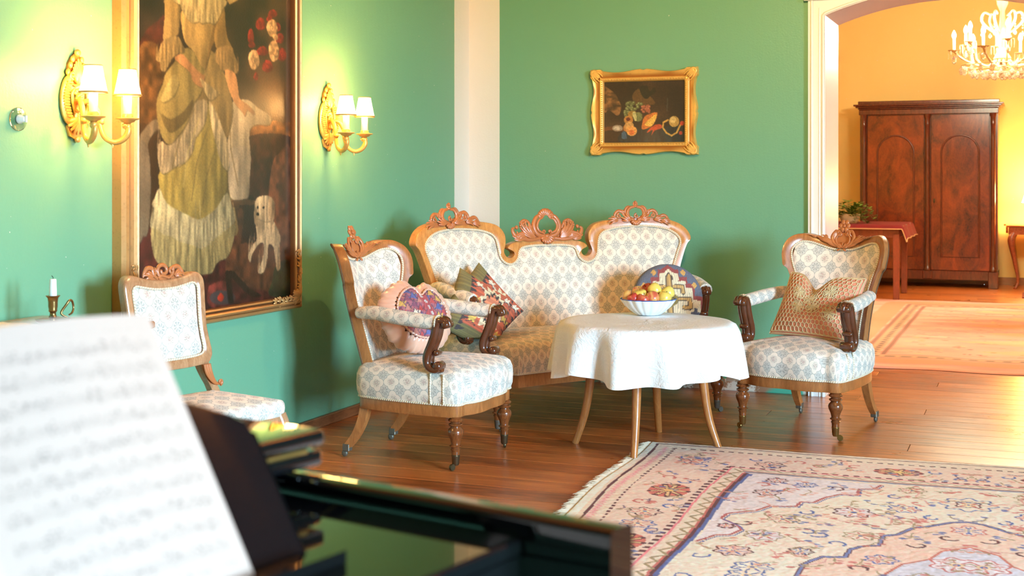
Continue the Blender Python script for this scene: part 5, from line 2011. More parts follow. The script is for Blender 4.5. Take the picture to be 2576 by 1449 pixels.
grid('canvas', np.stack([X, np.full_like(X, -.013), Z], -1), painted('oil_still_life', .45, .15, .2, 150), sl, lin(cv.a), smooth=False)

# ------------------------------------------------------------------ wall sconces (local: x along wall, -y into room)
def shade_mat():
    t = NT('lit_lamp_shade')
    t.set(Base_Color=(.9, .8, .62), Roughness=.8, Emission_Color=(1., .50, .15), Emission_Strength=85.)
    return t.m


SHADE = shade_mat()
TRIMG = plain('shade_braid', srgb(186, 146, 84), .6, var=.2, scale=60)
CANDLE = plain('ivory_candle_sleeve', srgb(240, 220, 178), .5, var=.03)
SHADE_W = 8.5


def make_sconce(label, y0):
    t = thing('wall_sconce', label, 'wall lamp', (XL, y0, 1.612), PI / 2, 'gilt wall sconces either side of the portrait')
    b = MB()
    for s in (-1, 1):
        ct(b, [(s * .018, .085), (s * .052, .06), (s * .070, .015), (s * .072, -.04), (s * .056, -.088), (s * .020, -.115)], [.010, .016, .018, .018, .016, .010], -.014)
        for k in range(13):                                  # fluted rope along the sides
            q = k / 12
            x = .046 + .028 * math.sin(PI * (q * .8 + .1))
            b.tube([(s * (x + .014), -.028, .052 - .13 * q), (s * (x - .012), -.030, .050 - .13 * q)], .0046, 5)
        ct(b, [(s * .012, .03), (s * .03, .012), (s * .026, -.03), (s * .012, -.07)], [.004, .007, .007, .004], -.018)
        scroll(b, (s * .034, .078), .016, 1.2, -PI / 2, s, .006, -.024)
    # top leaf
    plate(b, [(-.034, .05), (-.05, .09), (-.044, .125), (-.022, .155), (0, .17), (.022, .155), (.044, .125), (.05, .09), (.034, .05), (0, .035)], -.002, -.012)
    for k in range(9):
        a = PI / 2 + (k - 4) * .20
        frond(b, (0, .05), a, .125 - .012 * abs(k - 4), (k - 4) * -.12, 1, 0, .009, -.020)
    for s in (-1, 1):
        for q in (.09, .118, .142):
            b.ell((s * (.052 - (q - .09) * .5), -.016, q), (.011, .008, .013), 7, 5)
    b.ell((0, -.018, .168), (.016, .011, .014), 10, 6)
    # bottom leaf
    for k in range(9):
        a = -PI / 2 + (k - 4) * .27
        frond(b, (0, -.085), a, .085, (k - 4) * .15, 1, 0, .0095, -.018)
    b.ell((0, -.018, -.168), (.014, .01, .012), 10, 6)
    plate(b, [(-.03, -.08), (-.05, -.12), (-.036, -.155), (0, -.168), (.036, -.155), (.05, -.12), (.03, -.08)], -.002, -.012)
    # rosette and its leaf
    for a in np.linspace(0, 2 * PI, 9)[:-1]:
        b.ell((.015 * math.cos(a), -.026, -.012 + .015 * math.sin(a)), (.0085, .008, .0085), 7, 5)
    b.ell((0, -.034, -.012), (.008, .007, .008), 8, 5)
    shell(b, (0, .0), .03, .5, PI - .5, 5, .006, -.02)
    ct(b, [(0, -.03), (0, -.06), (0, -.10)], [.016, .014, .012], -.012)
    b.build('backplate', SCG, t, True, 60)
    for s in (-1, 1):
        cx, cy = s * .10, -.175
        hd = Vector((s * .085, -.155, 0))
        b = MB()
        def AP(q, z):                                        # along the arm's own vertical plane
            return (s * .012 + hd[0] * q, -.02 + hd[1] * q, z)
        P = cr([AP(.12, -.062), AP(.02, -.05), AP(.06, -.024), AP(.24, -.022), AP(.38, -.06), AP(.42, -.11), AP(.52, -.158), AP(.72, -.178), AP(.92, -.166), AP(1.03, -.135), AP(.98, -.112), AP(.9, -.118)], 5)
        b.tube(P, [.006, .008, .010, .011, .011, .010, .010, .0115, .013, .011, .008], 10)
        e = AP(.45, -.098)
        b.ell(e, (.014, .014, .013), 10, 6)
        e = AP(.70, -.188)
        b.tube([AP(.62, -.176), e, AP(.69, -.200)], [.006, .005, .002], 6)
        b.lathe([(0, -.132), (.008, -.13), (.014, -.122), (.016, -.114), (.011, -.106), (.014, -.102), (.026, -.098), (.030, -.092), (.044, -.088), (.045, -.084), (.03, -.082), (.022, -.080), (.020, -.068), (.018, -.066), (0, -.066)], 20, (cx, cy, 0), 0)
        arm = b.build('arm', SCG, t, True, 60)
        MB().lathe([(.0165, -.07), (.0165, .030), (.012, .032), (0, .032)], 16, (cx, cy, 0)).build('candle_sleeve', CANDLE, arm, True, 40)
        n_ = 32
        pr = [(.0505, .004), (.0315, .106)]
        V_ = []
        for (r, z) in [(.0505, .004), (.0495, .014), (.040, .06), (.0325, .100), (.0315, .106)]:
            V_ += [(cx + r * math.cos(2 * PI * k / n_), cy + r * math.sin(2 * PI * k / n_), z) for k in range(n_)]
        F_ = [(i * n_ + k, i * n_ + (k + 1) % n_, (i + 1) * n_ + (k + 1) % n_, (i + 1) * n_ + k) for i in range(4) for k in range(n_)]
        shd = MB().add(V_, F_).build('lamp_shade', SHADE, arm, True, 60)
        for nm, r, z, w_ in (('hem_braid', .0512, .0065, .0046), ('top_braid', .0322, .106, .0026)):
            b = MB()
            b.tube([(cx + r * math.cos(a), cy + r * math.sin(a), z) for a in np.linspace(0, 2 * PI, 33)[:-1]], w_, 6, closed=True)
            b.build(nm, TRIMG, shd)
        lamp('bulb_light', (cx, cy, .075), SHADE_W, (1., .50, .15), .018, arm)
    return t


make_sconce('gilt two-armed wall sconce with lit shades left of the portrait', 4.112)
make_sconce('gilt two-armed wall sconce with lit shades right of the portrait', 6.065)

# ------------------------------------------------------------------ rotary switch on a glass disc
sw = thing('rotary_switch', 'white rotary light switch on a round glass plate on the left wall', 'switch', (XL, 3.806, 1.511), PI / 2)
gl = NT('clear_glass')
gl.set(Base_Color=(.92, 1, .96), Roughness=.03, Transmission_Weight=1., IOR=1.45)
GLASS = gl.m
MX = Matrix.Rotation(PI / 2, 4, 'X')
MB().lathe([(0, .001), (.040, .001), (.043, .004), (.043, .008), (.040, .010), (0, .010)], 40, M=MX).build('glass_disc', GLASS, sw, True, 40)
b = MB().lathe([(.017, .0102), (.017, .016), (.013, .022), (.011, .036), (.009, .038), (0, .038)], 20, M=MX)
b.box((-.004, -.044, -.012), (.004, -.030, .012))
b.build('knob', plain('white_bakelite', srgb(238, 234, 226), .3, var=.02), sw, True, 40)

# ------------------------------------------------------------------ little wall table with chamber candlestick
tw = thing('wall_table', 'narrow wooden table with pale runner behind the sheet music', 'table', (-3.17, 3.42, 0))
TBW = wood('copper_brown_wood', srgb(150, 90, 56), srgb(206, 146, 104), (3, 9, 9), .25, .4)
MB().box((-.26, -.46, .758), (.25, .49, .785)).build('tabletop', TBW, tw, True, 30, bevel=.006)
MB().box((-.23, -.43, .67), (.21, .44, .757)).build('apron', TBW, tw, False)
for sx in (-.21, .19):
    for sy in (-.41, .40):
        MB().lathe([(.014, 0), (.02, .05), (.017, .3), (.024, .6), (.026, .68)], 12, (sx, sy, 0)).build('leg', TBW, tw)
P = np.zeros((20, 60, 3))
for i in range(20):
    for j in range(60):
        x, y = -.22 + .44 * i / 19, -.46 + .70 * j / 59
        P[i, j] = (x + .006 * math.sin(j * .9) * (1 if i in (0, 19) else 0), y,   .7875 + .0012 * math.sin(j * .7 + i))
rn = grid('table_runner', P + np.array([-3.17, 3.42, 0]), plain('lace_runner', srgb(226, 208, 180), .9, var=.1, scale=40), None)
tag(rn, 'pale lace runner on the narrow table by the left wall', 'runner')
ck = thing('candlestick', 'brass chamber candlestick with ring handle on the narrow wall table', 'candlestick', (-3.20, 3.70, .7895))
OB = plain('old_brass', srgb(150, 122, 74), .32, .9, var=.2, scale=20)
MB().lathe([(0, .001), (.052, .001), (.058, .006), (.060, .012), (.057, .012), (.045, .007), (.012, .008), (.011, .014), (.014, .02), (.011, .026), (.010, .034), (.013, .038), (.015, .042), (.014, .046), (.016, .056), (.016, .072), (.018, .086), (.024, .092), (.0255, .094), (.016, .094), (.0, .09)], 28).build('candle_holder', OB, ck, True, 50)
hp = cr([(.024, .045, .014), (.012, .028, .03), (.016, .05, .058), (.02, .062, .072), (.018, .078, .068), (.017, .086, .045), (.02, .075, .028), (.024, .055, .022)], 5)
MB().tube(hp, [.003, .0045, .0045, .004, .004, .003], 8, flat=1.).build('ring_handle', OB, ck)
MB().lathe([(.0125, .082), (.0135, .09), (.0115, .148), (.0105, .152), (0, .1525)], 18, (0, 0, 0)).build('candle', plain('white_wax', srgb(244, 240, 232), .4, var=.02), ck)
MB().tube([(0, 0, .152), (.001, 0, .158), (-.003, -.003, .164)], .0012, 5).build('wick', plain('black_wick', srgb(30, 24, 20), .9), ck)

# ------------------------------------------------------------------ grand piano (local: x toward the tail, y toward the bass, treble rim at y=0)
BLACK = NT('black_piano_lacquer')
BLACK.set(Base_Color=(.004, .004, .0045), Roughness=.05, IOR=1.5, Coat_Weight=.5, Coat_Roughness=.03)
BLACK = BLACK.m
pn = thing('grand_piano', 'black lacquered grand piano in the foreground with folded lid', 'piano', (-.3787, 1.2859, 0), math.atan2(.2155, -.976))
PWd = 1.48
def piano_outline(off=0., p0=0.):
    tr = [(p0, off), (.5, off), (.85, off), (1.05, off + .05), (1.25, off + .2), (1.42, off + .36), (1.62, off + .46), (1.80, .60 + off), (1.86 - off, .80), (1.86 - off, 1.1), (1.80 - off, 1.32 - off), (1.66, PWd - off), (1.3, PWd - off), (.6, PWd - off), (p0, PWd - off)]
    return cr(tr, 5)
o_, i_ = piano_outline(0, 0), piano_outline(.042, 0)
V, F = [], []
m = len(o_)
for k in range(m):
    for (q, z) in ((0, .62), (0, .944), (.08, .948), (.92, .948), (1, .944), (1, .62)):
        V.append((o_[k][0] * (1 - q) + i_[k][0] * q, o_[k][1] * (1 - q) + i_[k][1] * q, z))
for k in range(m - 1):
    for j in range(6):
        F.append((k * 6 + j, k * 6 + (j + 1) % 6, (k + 1) * 6 + (j + 1) % 6, (k + 1) * 6 + j))
F += [tuple(range(6)), tuple((m - 1) * 6 + j for j in range(5, -1, -1))]
MB().add(V, F).build('rim', BLACK, pn, True, 30, bevel=.0015)
bt = piano_outline(.02, 0)
V = [(p[0], p[1], .64) for p in bt] + [(p[0], p[1], .66) for p in bt]
F = [tuple(range(m)), tuple(range(2 * m - 1, m - 1, -1))]
MB().add(V, F).build('soundboard', plain('spruce_board', srgb(150, 100, 52), .4), pn, False)
# glossy board between desk and keys
MB().box((.105, .043, .909), (.60, PWd - .043, .927)).build('front_board', BLACK, pn, True, 30, bevel=.003)
MB().box((.108, .043, .80), (.126, PWd - .043, .908)).build('fallboard_back', BLACK, pn, False)
MB().box((-.06, .10, .785), (.107, PWd - .10, .80)).build('fallboard', BLACK, pn, True, 30, bevel=.004)
for ya in (.051, PWd - .10):
    MB().box((-.06, ya, .70), (.107, ya + .048, .84)).build('key_block', BLACK, pn, True, 30, bevel=.006)
MB().box((-.08, .0, .62), (.127, PWd, .70)).build('keybed', BLACK, pn, True, 30, bevel=.005)
MB().box((-.075, .10, .70), (-.055, PWd - .10, .745)).build('key_slip', BLACK, pn, True, 30, bevel=.003)
# lid with its front flap folded back on top
for nm, z0, z1, pa, pb in (('lid', .953, .972, .43, 9.), ('lid_flap', .978, .997, .425, .86)):
    L_ = [p for p in piano_outline(-.012, .43) if p[0] <= pb]
    if pb < 9:
        L_ = [(pa, -.012), (pb, -.012), (pb, PWd + .012), (pa, PWd + .012)]
    m = len(L_)
    V = [(p[0], p[1], z0) for p in L_] + [(p[0], p[1], z1) for p in L_]
    F = [tuple(range(m)), tuple(range(2 * m - 1, m - 1, -1))] + [(k, m + k, m + (k + 1) % m, (k + 1) % m) for k in range(m)]
    MB().add(V, F).build(nm, BLACK, pn, True, 30, bevel=.006, seg=3)
MB().tube([(.428, .02, .975), (.428, PWd - .02, .975)], .0035, 8).build('lid_hinge', plain('brass_hinge', srgb(176, 140, 76), .3, .9), pn)
# music desk leaning back; its plane: p = p0 - .63 (z0 - z)
def dk_pt(z, q, off):
    return (.398 - .63 * (1.1625 - z) + off, q, z)
top = [(.212, 1.038), (.216, 1.052), (.232, 1.060), (.262, 1.072), (.30, 1.085), (.36, 1.102), (.46, 1.118), (.60, 1.124), (.88, 1.124), (1.02, 1.118), (1.12, 1.102), (1.18, 1.085), (1.218, 1.072), (1.248, 1.060), (1.264, 1.052), (1.268, 1.038)]
V, F = [], []
m = len(top)
for (q, z) in top:
    for (zz, off) in ((.928, 0), (z, 0), (z, .014), (.928, .014)):
        V.append(dk_pt(zz, q, off))
for k in range(m - 1):
    for j in range(4):
        F.append((k * 4 + j, k * 4 + (j + 1) % 4, (k + 1) * 4 + (j + 1) % 4, (k + 1) * 4 + j))
F += [(0, 1, 2, 3), tuple((m - 1) * 4 + j for j in (3, 2, 1, 0))]
MB().add(V, F).build('music_desk', BLACK, pn, True, 30, bevel=.002)
MB().box((.205, .212, .9275), (.262, 1.268, .9285)).box((.196, .212, .9275), (.205, 1.268, .940)).build('ledge_with_added_lip', BLACK, pn, True, 30, bevel=.002)  # thin ledge, plus a lip added to block the pages' reflection in the board
for (lx, ly) in ((.12, .13), (.12, PWd - .13), (1.62, 1.05)):
    MB().lathe([(.02, .05), (.03, .06), (.032, .1), (.045, .2), (.055, .45), (.065, .6), (.07, .64)], 20, (lx, ly, 0)).lathe([(0, 0), (.02, 0), (.022, .02), (.02, .05), (0, .05)], 14, (lx, ly, 0)).build('leg', BLACK, pn)
b = MB().box((.30, .66, .10), (.34, .82, .14))
for yy_ in (.68, .80):
    b.tube([(.32, yy_, .12), (.32, yy_, .64)], .012, 8)
b.build('pedal_lyre', BLACK, pn)
for yy_ in (.70, .74, .78):
    MB().tube([(.30, yy_, .085), (.22, yy_, .07), (.17, yy_, .066)], [.006, .009, .012], 8, flat=.4).build('pedal', OB, pn)

# open sheet music on the desk


def page_mat():
    t = NT('printed_music')
    tc = t.n('UVMap')
    sx = t.n('SeparateXYZ')
    t.lk(tc.outputs[0], sx.inputs[0])
    U, V = sx.outputs[0], sx.outputs[1]
    per = .0232
    st = t.M('FRACT', t.M('DIVIDE', V, per))
    row = t.M('FLOOR', t.M('DIVIDE', V, per))
    inst = t.M('MULTIPLY', t.smooth(st, .24, .27), t.smooth(st, .66, .63))
    ln = t.M('FRACT', t.M('DIVIDE', t.M('SUBTRACT', st, .25), .0975))
    lines = t.M('MULTIPLY', inst, t.M('LESS_THAN', ln, .16))
    cmb = t.n('CombineXYZ')
    t.lk(t.M('MULTIPLY', U, 240.), cmb.inputs[0])
    t.lk(t.M('MULTIPLY', V, 330.), cmb.inputs[1])
    n1 = t.voro(cmb.outputs[0], 1., out='Distance')
    dens = t.noise(t.coord('UV', (40, 60, 1)), 1.4, 2)
    heads = t.M('MULTIPLY', t.smooth(n1, .36, .26), t.smooth(dens, .45, .52))
    cmb2 = t.n('CombineXYZ')
    t.lk(t.M('MULTIPLY', U, 300.), cmb2.inputs[0])
    t.lk(t.M('MULTIPLY', row, 7.3), cmb2.inputs[1])
    stem = t.M('MULTIPLY', t.smooth(t.voro(cmb2.outputs[0], 1.), .14, .08), t.smooth(dens, .42, .5))
    zone = t.M('MULTIPLY', t.smooth(st, .12, .2), t.smooth(st, .86, .78))
    ink = t.M('MAXIMUM', lines, t.M('MULTIPLY', zone, t.M('MAXIMUM', heads, stem)))
    marg = t.M('MULTIPLY', t.M('MULTIPLY', t.smooth(U, .012, .014), t.smooth(U, .222, .220)), t.M('MULTIPLY', t.smooth(V, .012, .016), t.smooth(V, .262, .258)))
    ink = t.M('MULTIPLY', ink, marg)
    t.set(Base_Color=t.mix(t.M('MULTIPLY', ink, .65), srgb(178, 150, 134), srgb(36, 32, 30)), Roughness=.7)
    return t.m


PAGE = page_mat()
sm = thing('sheet_music', 'open book of printed sheet music standing on the piano desk', 'sheet music', (-.3787, 1.2859, 0), math.atan2(.2155, -.976))
for k in (0, 1):
    P = np.zeros((24, 24, 3))
    UVp = np.zeros((24, 24, 2))
    for i in range(24):
        for j in range(24):
            u, v = j / 23 * .235, i / 23 * .276
            q = .298 + u if k == 0 else .298 + .235 * 2 - u
            d_ = u / .235
            lift = .004 + .010 * math.sin(PI * d_) * (.6 + .4 * i / 23) - .006 * d_ ** 6
            z = 1.1625 - (.276 - v) * .846
            P[i, j] = (.378 - .533 * (.276 - v) - lift * .846 + .006, q, z + lift * .533)
            UVp[i, j] = (.235 - u if k == 0 else u, v)
    grid('page', P, PAGE, sm, uv=UVp)
    P3 = P.copy()
    P3[..., 0] += .0045
    P3[..., 2] -= .003
    grid('page_block', P3, plain('paper_stack', srgb(232, 226, 214), .8, var=.03), sm)

# ------------------------------------------------------------------ far room: wardrobe
MAHOG = wood('flamed_mahogany', srgb(34, 8, 5), srgb(150, 58, 24), (1.6, 1.6, .8), .22, .5, 3.2)
MAHOG2 = wood('mahogany', srgb(62, 20, 12), srgb(112, 42, 24), (6, 6, 1.4), .25, .5)
wx0, wx1, wy = -1.942, -.385, 16.25
wd_ = thing('wardrobe', 'large mahogany two-door wardrobe with arched panels in the far room', 'wardrobe', ((wx0 + wx1) / 2, wy, 0))
HWd = (wx1 - wx0) / 2
b = MB().box((-HWd, .02, .13), (HWd, .62, 2.04))
b.build('carcass', MAHOG2, wd_, False)
b = MB().box((-HWd - .01, -.015, 2.04), (HWd + .01, .62, 2.105)).box((-HWd - .02, -.03, 2.105), (HWd + .02, .62, 2.125)).box((-HWd - .045, -.06, 2.125), (HWd + .045, .62, 2.145)).box((-HWd - .068, -.085, 2.145), (HWd + .068, .62, 2.165)).box((-HWd - .02, -.02, 2.165), (HWd + .02, .6, 2.205))
b.build('cornice', MAHOG2, wd_, True, 30, bevel=.006)
b = MB().box((-HWd, 0, .09), (HWd, .6, .20))
b.build('plinth', MAHOG2, wd_, True, 30, bevel=.005)
for fx in (-HWd + .05, 0, HWd - .05):
    MB().box((fx - .055, -.03, .0 if fx else .10), (fx + .055, .09, .20)).build('foot', MAHOG2, wd_, True, 30, bevel=.006)
    MB().lathe([(.042, .2), (.045, .22), (.036, .235), (.03, .26), (.027, .5), (.026, 1.75), (.025, 1.9), (.032, 1.91), (.028, 1.93), (.03, 1.99), (.04, 2.02), (.042, 2.04)], 18, (fx, -.015, 0)).build('column', MAHOG2, wd_)
for s in (-1, 1):
    xa, xb = (-HWd + .09, -.04) if s < 0 else (.04, HWd - .09)
    dr = MB().box((xa, -.006, .205), (xb, .02, 2.03)).build('door', MAHOG, wd_, True, 30, bevel=.003)
    cxm, hwp = (xa + xb) / 2, (xb - xa) / 2 - .115
    path = [(cxm - hwp, -.008, .36), (cxm - hwp, -.008, 1.58)] + [(cxm - hwp * math.cos(a), -.008, 1.58 + hwp * 1.0 * math.sin(a)) for a in np.linspace(0.05, PI - .05, 24)] + [(cxm + hwp, -.008, 1.58), (cxm + hwp, -.008, .36)]
    MB().tube(path, .011, 8, closed=True).build('arch_moulding', MAHOG2, dr)
    n_ = len(path)
    V = [(p[0], -.0075, p[2]) for p in path] + [(cxm, -.0075, 1.)]
    MB().add(V, [((i + 1) % n_, i, n_) for i in range(n_)]).build('arch_panel', MAHOG, dr, False)
MB().ell((.075, -.010, 1.02), (.009, .004, .028), 10, 6).build('escutcheon', plain('dark_brass', srgb(70, 56, 30), .4, .8), wd_)

# ------------------------------------------------------------------ far room: table with red cloth and plant
tt = thing('far_table', 'brown wooden table with red cloth beside the wardrobe', 'table', (-2.05, 14.85, 0))
REDW = wood('reddish_table_wood', srgb(104, 42, 28), srgb(146, 68, 46), (6, 6, 2), .35, .3)
MB().box((-.78, -.52, .765), (.78, .52, .79)).build('tabletop', REDW, tt, True, 30, bevel=.004)
MB().box((-.73, -.47, .66), (.73, .47, .764)).build('apron', REDW, tt, False)
for sx in (-.69, .705):
    for sy in (-.45, .44):
        MB().add([(sx - .035, sy - .035, .70), (sx + .035, sy - .035, .70), (sx + .035, sy + .035, .70), (sx - .035, sy + .035, .70), (sx - .03, sy - .03, 0), (sx + .03, sy - .03, 0), (sx + .03, sy + .03, 0), (sx - .03, sy + .03, 0)],
                 [(0, 1, 2, 3), (7, 6, 5, 4), (0, 4, 5, 1), (1, 5, 6, 2), (2, 6, 7, 3), (3, 7, 4, 0)]).build('leg', REDW, tt, True, 30, bevel=.004)
P = np.zeros((40, 70, 3))
for i in range(40):
    for j in range(70):
        x, y = -.75 + 1.66 * j / 69, -.545 + 1.06 * i / 39
        z = .797
        ex = x - .785
        if ex > 0:
            z -= ex * 1.0 + .01
            x = .785 + ex * .35 + .012 * math.sin(y * 14)
        ey = -.515 - y
        if ey > 0:
            z -= ey * 1.1 + .008
            y = -.53 - ey * .2
        P[i, j] = (x - 2.05, y + 14.85, z)
RC = NT('red_plush_cloth')
RC.set(Base_Color=RC.mix(RC.noise(RC.coord('Object', (1, 6, 1)), 9, 3), srgb(96, 8, 18), srgb(132, 18, 30)), Roughness=.85)
tag(grid('red_tablecloth', P, RC.m, None), 'crimson cloth with hanging corner on the far table', 'tablecloth')
b = MB()
b.tube([(P[0, j, 0], P[0, j, 1] - .003, P[0, j, 2] - .004) for j in range(70)], .006, 6)
b.tube([(P[i, 69, 0] + .003, P[i, 69, 1], P[i, 69, 2] - .004) for i in range(40)], .006, 6)
b.build('cloth_hem', plain('gold_hem', srgb(196, 150, 104), .8), bpy.data.objects['red_tablecloth'])
pl_ = thing('potted_plant', 'small leafy green plant in a white bowl on the far red table', 'plant', (-1.86, 14.66, .798))
MB().lathe([(0, 0), (.07, 0), (.10, .04), (.115, .09), (.118, .10), (.105, .10), (.0, .085)], 24).build('pot', plain('cream_pot', srgb(226, 214, 196), .4, var=.03), pl_)
LEAF = plain('leaf_green', srgb(96, 130, 44), .5, var=.3, scale=40)
b = MB()
stem = MB()
rs = np.random.RandomState(12)
for k in range(46):
    a = rs.uniform(0, 2 * PI)
    L = rs.uniform(.16, .32)
    el = rs.uniform(.1, 1.35)
    pts = []
    x = y = 0.
    z = .09
    for j in range(6):
        pts.append((x, y, z))
        x += L / 5 * math.cos(a) * math.cos(el)
        y += L / 5 * math.sin(a) * math.cos(el)
        z += L / 5 * math.sin(el)
        el -= .38
    stem.tube(pts, [.003, .0015], 4)
    for j in range(2, 6):
        for q in (-1, 1):
            la = a + q * rs.uniform(.5, 1.4)
            p = np.array(pts[j])
            d1 = np.array([math.cos(la), math.sin(la), rs.uniform(-.2, .5)]) * rs.uniform(.04, .07)
            w1 = np.array([-d1[1], d1[0], 0]) * .35
            b.add([p, p + d1 * .5 + w1 + [0, 0, .004], p + d1, p + d1 * .5 - w1 + [0, 0, .004], p + d1 * .5], [(0, 4, 1), (1, 4, 2), (2, 4, 3), (3, 4, 0)])
b.build('foliage', LEAF, pl_, False)['kind'] = 'stuff'
stem.build('stems', plain('stem_green', srgb(90, 110, 50), .6), pl_)

# ------------------------------------------------------------------ far room: console, lamp, doily, little mat
cs = thing('console_table', 'inlaid mahogany console with cabriole legs right of the wardrobe', 'table', (.26, 16.52, 0))
ROSE = wood('rosewood', srgb(110, 44, 26), srgb(168, 84, 52), (5, 9, 9), .2, .6)
V = cr([(-.50, -.2), (-.555, -.15), (-.56, .2), (-.5, .3), (.5, .3), (.56, .2), (.555, -.15), (.5, -.2), (.25, -.27), (0, -.29), (-.25, -.27)], 5, True)
m = len(V)
def slab(b, sc_, z0, z1):
    vv = [(p[0] * sc_, p[1] * sc_, z0) for p in V] + [(p[0] * sc_, p[1] * sc_, z1) for p in V]
    b.add(vv, [tuple(range(m - 1, -1, -1)), tuple(range(m, 2 * m))] + [(k, (k + 1) % m, m + (k + 1) % m, m + k) for k in range(m)])
    return b
slab(MB(), 1., .715, .737).build('tabletop', ROSE, cs, True, 40, bevel=.005)
slab(MB(), .955, .63, .714).build('apron', ROSE, cs, True, 40)
for sx in (-1, 1):
    for sy in (-1, 1):
        P = cr([(sx * .46, sy * .17 + .02, .66), (sx * .50, sy * .2 + .02, .56), (sx * .47, sy * .18 + .02, .36), (sx * .43, sy * .16 + .02, .12), (sx * .45, sy * .18 + .02, .02), (sx * .47, sy * .2 + .02, 0.004)], 5)
        MB().tube(P, [.038, .042, .026, .017, .016, .014], 10).build('leg', ROSE, cs)
b = MB().lathe([(0, 0), (.15, 0), (.15, .002), (0, .003)], 36, (.13, 16.45, .7375), 24, .06)
tag(b.build('doily', plain('white_crochet', srgb(240, 236, 224), .9), None), 'white crochet doily on the mahogany console', 'doily')
ml = thing('table_lamp', 'small lit table lamp with white shade on the console', 'lamp', (.075, 16.46, .741))
MB().lathe([(0, 0), (.06, 0), (.062, .012), (.02, .03), (.016, .08), (.03, .12), (.032, .15), (.014, .19), (.012, .26)], 20).build('lamp_base', OB, ml)
n_ = 32
V_ = []
for (r, z) in ((.205, .255), (.17, .36), (.12, .48)):
    V_ += [(r * math.cos(2 * PI * k / n_), r * math.sin(2 * PI * k / n_), z) for k in range(n_)]
F_ = [(i * n_ + k, i * n_ + (k + 1) % n_, (i + 1) * n_ + (k + 1) % n_, (i + 1) * n_ + k) for i in range(2) for k in range(n_)]
MB().add(V_, F_).build('lamp_shade', SHADE, ml)
MB().tube([(.206 * math.cos(a), .206 * math.sin(a), .254) for a in np.linspace(0, 2 * PI, 33)[:-1]], .004, 6, closed=True).build('shade_trim', plain('red_trim', srgb(176, 60, 50), .6), ml)
lamp('bulb_light', (0, 0, .33), 14, (1., .8, .36), .04, ml)
b = MB().box((-.115, 15.1, .001), (.5, 15.75, .012))
tag(b.build('small_mat', plain('dark_red_mat', srgb(120, 36, 30), .95, var=.3, scale=12), None, False), 'small dark red mat on the far room floor at the right edge', 'mat')

# ------------------------------------------------------------------ far room: crystal chandelier
CRYS = NT('cut_crystal')
CRYS.set(Base_Color=(1, .93, .8), Roughness=.04, Transmission_Weight=.9, IOR=1.5, Specular_IOR_Level=.8)
CRYS = CRYS.m
GARM = NT('gilt_glass')
GARM.set(Base_Color=(.62, .40, .16), Roughness=.2, Transmission_Weight=.3, IOR=1.5)
GARM = GARM.m
BULB = plain('lit_candle_bulb', (1, .9, .7), .4, var=0, emit=((1, .72, .36), 30))
chx, chy, chz = -.252, 12.2, 2.24
ch = thing('chandelier', 'lit crystal chandelier with candle bulbs hanging in the far room', 'chandelier', (chx, chy, chz))
MB().lathe([(0, -.03), (.018, -.02), (.03, 0), (.02, .03), (.05, .06), (.075, .09), (.05, .13), (.03, .18), (.05, .25), (.06, .3), (.03, .36), (.02, .5), (.045, .56), (.05, .6), (.02, .66), (.012, .75)], 20).build('centre_column', GARM, ch)
MB().tube([(0, 0, .75), (0, 0, ZC2 - chz)], .02, 8).build('hanging_chain', plain('gold_silk', srgb(206, 150, 60), .6), ch)
MB().lathe([(0, ZC2 - chz - .13), (.05, ZC2 - chz - .11), (.09, ZC2 - chz - .05), (.10, ZC2 - chz - .01), (0, ZC2 - chz - .01)], 20).build('ceiling_rose', GILT, ch)
ball = MB().lathe([(0, -.028), (.014, -.024), (.025, -.01), (.027, .004), (.02, .02), (.008, .027), (0, .028)], 8).build('crystal_ball', CRYS, ch, False)
ball.location = (0, 0, -.055)
drop_o = MB().lathe([(0, -.05), (.010, -.044), (.017, -.03), (.016, -.016), (.008, -.004), (.003, .006), (0, .008)], 6).build('crystal_drop', CRYS, ch, False)
rod_o = MB().lathe([(0, -.07), (.005, -.06), (.006, -.01), (.003, 0), (0, .003)], 5).build('crystal_rod', CRYS, ch, False)
bead_o = MB().ell((0, 0, 0), (.009, .009, .009), 6, 4).build('crystal_bead', CRYS, ch, False)
def put(o, p, s=1.):
    c = o.copy()
    COL.objects.link(c)
    c.location = p
    c.scale = (s, s, s)
arm_o = None
NARM = 12
RA = .40
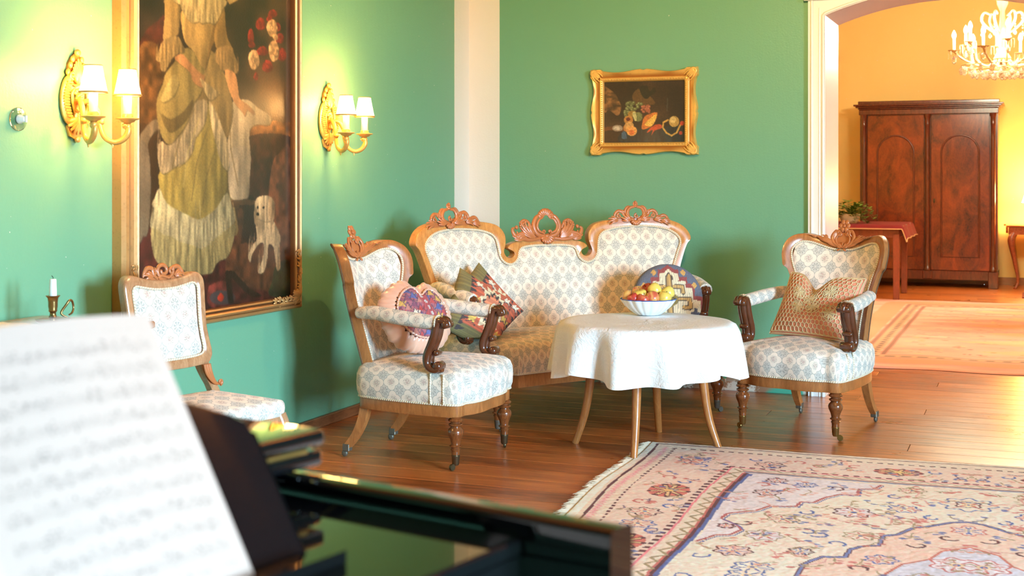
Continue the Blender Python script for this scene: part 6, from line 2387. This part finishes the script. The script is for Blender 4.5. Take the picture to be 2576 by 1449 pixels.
for k in range(NARM):
    a = 2 * PI * (k + .3) / NARM
    ca, sa = math.cos(a), math.sin(a)
    r_ = RA if k % 2 == 0 else RA * .82
    zc = .16 if k % 2 == 0 else .22
    P = cr([(.04 * ca, .04 * sa, .10), (.12 * ca, .12 * sa, .02), (.25 * ca, .25 * sa, .05), (r_ * .85 * ca, r_ * .85 * sa, zc - .06), (r_ * ca, r_ * sa, zc)], 4)
    b = MB().tube(P, .011, 7)
    b.lathe([(.008, zc - .01), (.05, zc + .004), (.052, zc + .009), (.012, zc + .012)], 14, (r_ * ca, r_ * sa, 0))
    arm = b.build('arm', GARM, ch)
    MB().lathe([(.012, zc + .01), (.012, zc + .11), (0, zc + .112)], 10, (r_ * ca, r_ * sa, 0)).build('candle_sleeve', CANDLE, arm)
    MB().lathe([(.010, zc + .111), (.018, zc + .128), (.019, zc + .142), (.012, zc + .165), (.003, zc + .182), (0, zc + .184)], 12, (r_ * ca, r_ * sa, 0)).build('bulb', BULB, arm)
    for j in range(6):
        aj = 2 * PI * j / 6
        put(rod_o, (r_ * ca + .048 * math.cos(aj), r_ * sa + .048 * math.sin(aj), zc), 1.)
    put(drop_o, (r_ * ca, r_ * sa, zc - .05), 1.3)
    P = cr([(.03 * ca, .03 * sa, .30), (.10 * ca, .10 * sa, .34), (.17 * ca, .17 * sa, .42), (.15 * ca, .15 * sa, .49), (.10 * ca, .10 * sa, .47)], 4)
    if k % 2 == 0:
        MB().tube(P, [.010, .012, .012, .008], 7).build('upper_scroll', GARM, ch)
        for j in range(5):
            put(bead_o, (.165 * ca, .165 * sa, .44 - .022 * j))
        put(drop_o, (.165 * ca, .165 * sa, .32), .9)
for ring_r, ring_z, nn, sc_ in ((.34, .02, 22, 1.3), (.25, -.015, 18, 1.3), (.16, -.03, 12, 1.2), (.08, -.04, 7, 1.1)):
    for k in range(nn):
        a = 2 * PI * k / nn + ring_r * 9
        put(drop_o, (ring_r * math.cos(a), ring_r * math.sin(a), ring_z), sc_)
    MB().tube([(ring_r * math.cos(a), ring_r * math.sin(a), ring_z + .012) for a in np.linspace(0, 2 * PI, 41)[:-1]], .004, 5, closed=True).build('wire_ring', GARM, ch)
for o in (drop_o, rod_o, bead_o):
    bpy.data.objects.remove(o)
for k in range(0, NARM, 2):
    a = 2 * PI * (k + .3) / NARM
    lamp('bulb_light', (RA * math.cos(a), RA * math.sin(a), .31), 120, (1., .98, .72), .03, ch)

# ------------------------------------------------------------------ ceiling lamp of the green room (above the picture)
cl_ = thing('ceiling_lamp', 'lit glass bowl ceiling lamp of the green room above the picture edge', 'lamp', (-.7, 4.7, 2.55))
MB().lathe([(0, 0), (.14, .02), (.22, .07), (.24, .12), (.235, .12), (.20, .075), (0, .02)], 32).build('glass_bowl', plain('opal_glass', (1, .9, .75), .4, var=0, emit=((1, .68, .34), 6)), cl_)
MB().tube([(0, 0, .02), (0, 0, .8)], .01, 8).build('rod', OB, cl_)
MB().lathe([(.02, .74), (.06, .78), (.07, .80), (0, .80)], 20).build('canopy', OB, cl_)
lamp('bulb_light', (0, 0, .25), 370, WARM, .10, cl_)
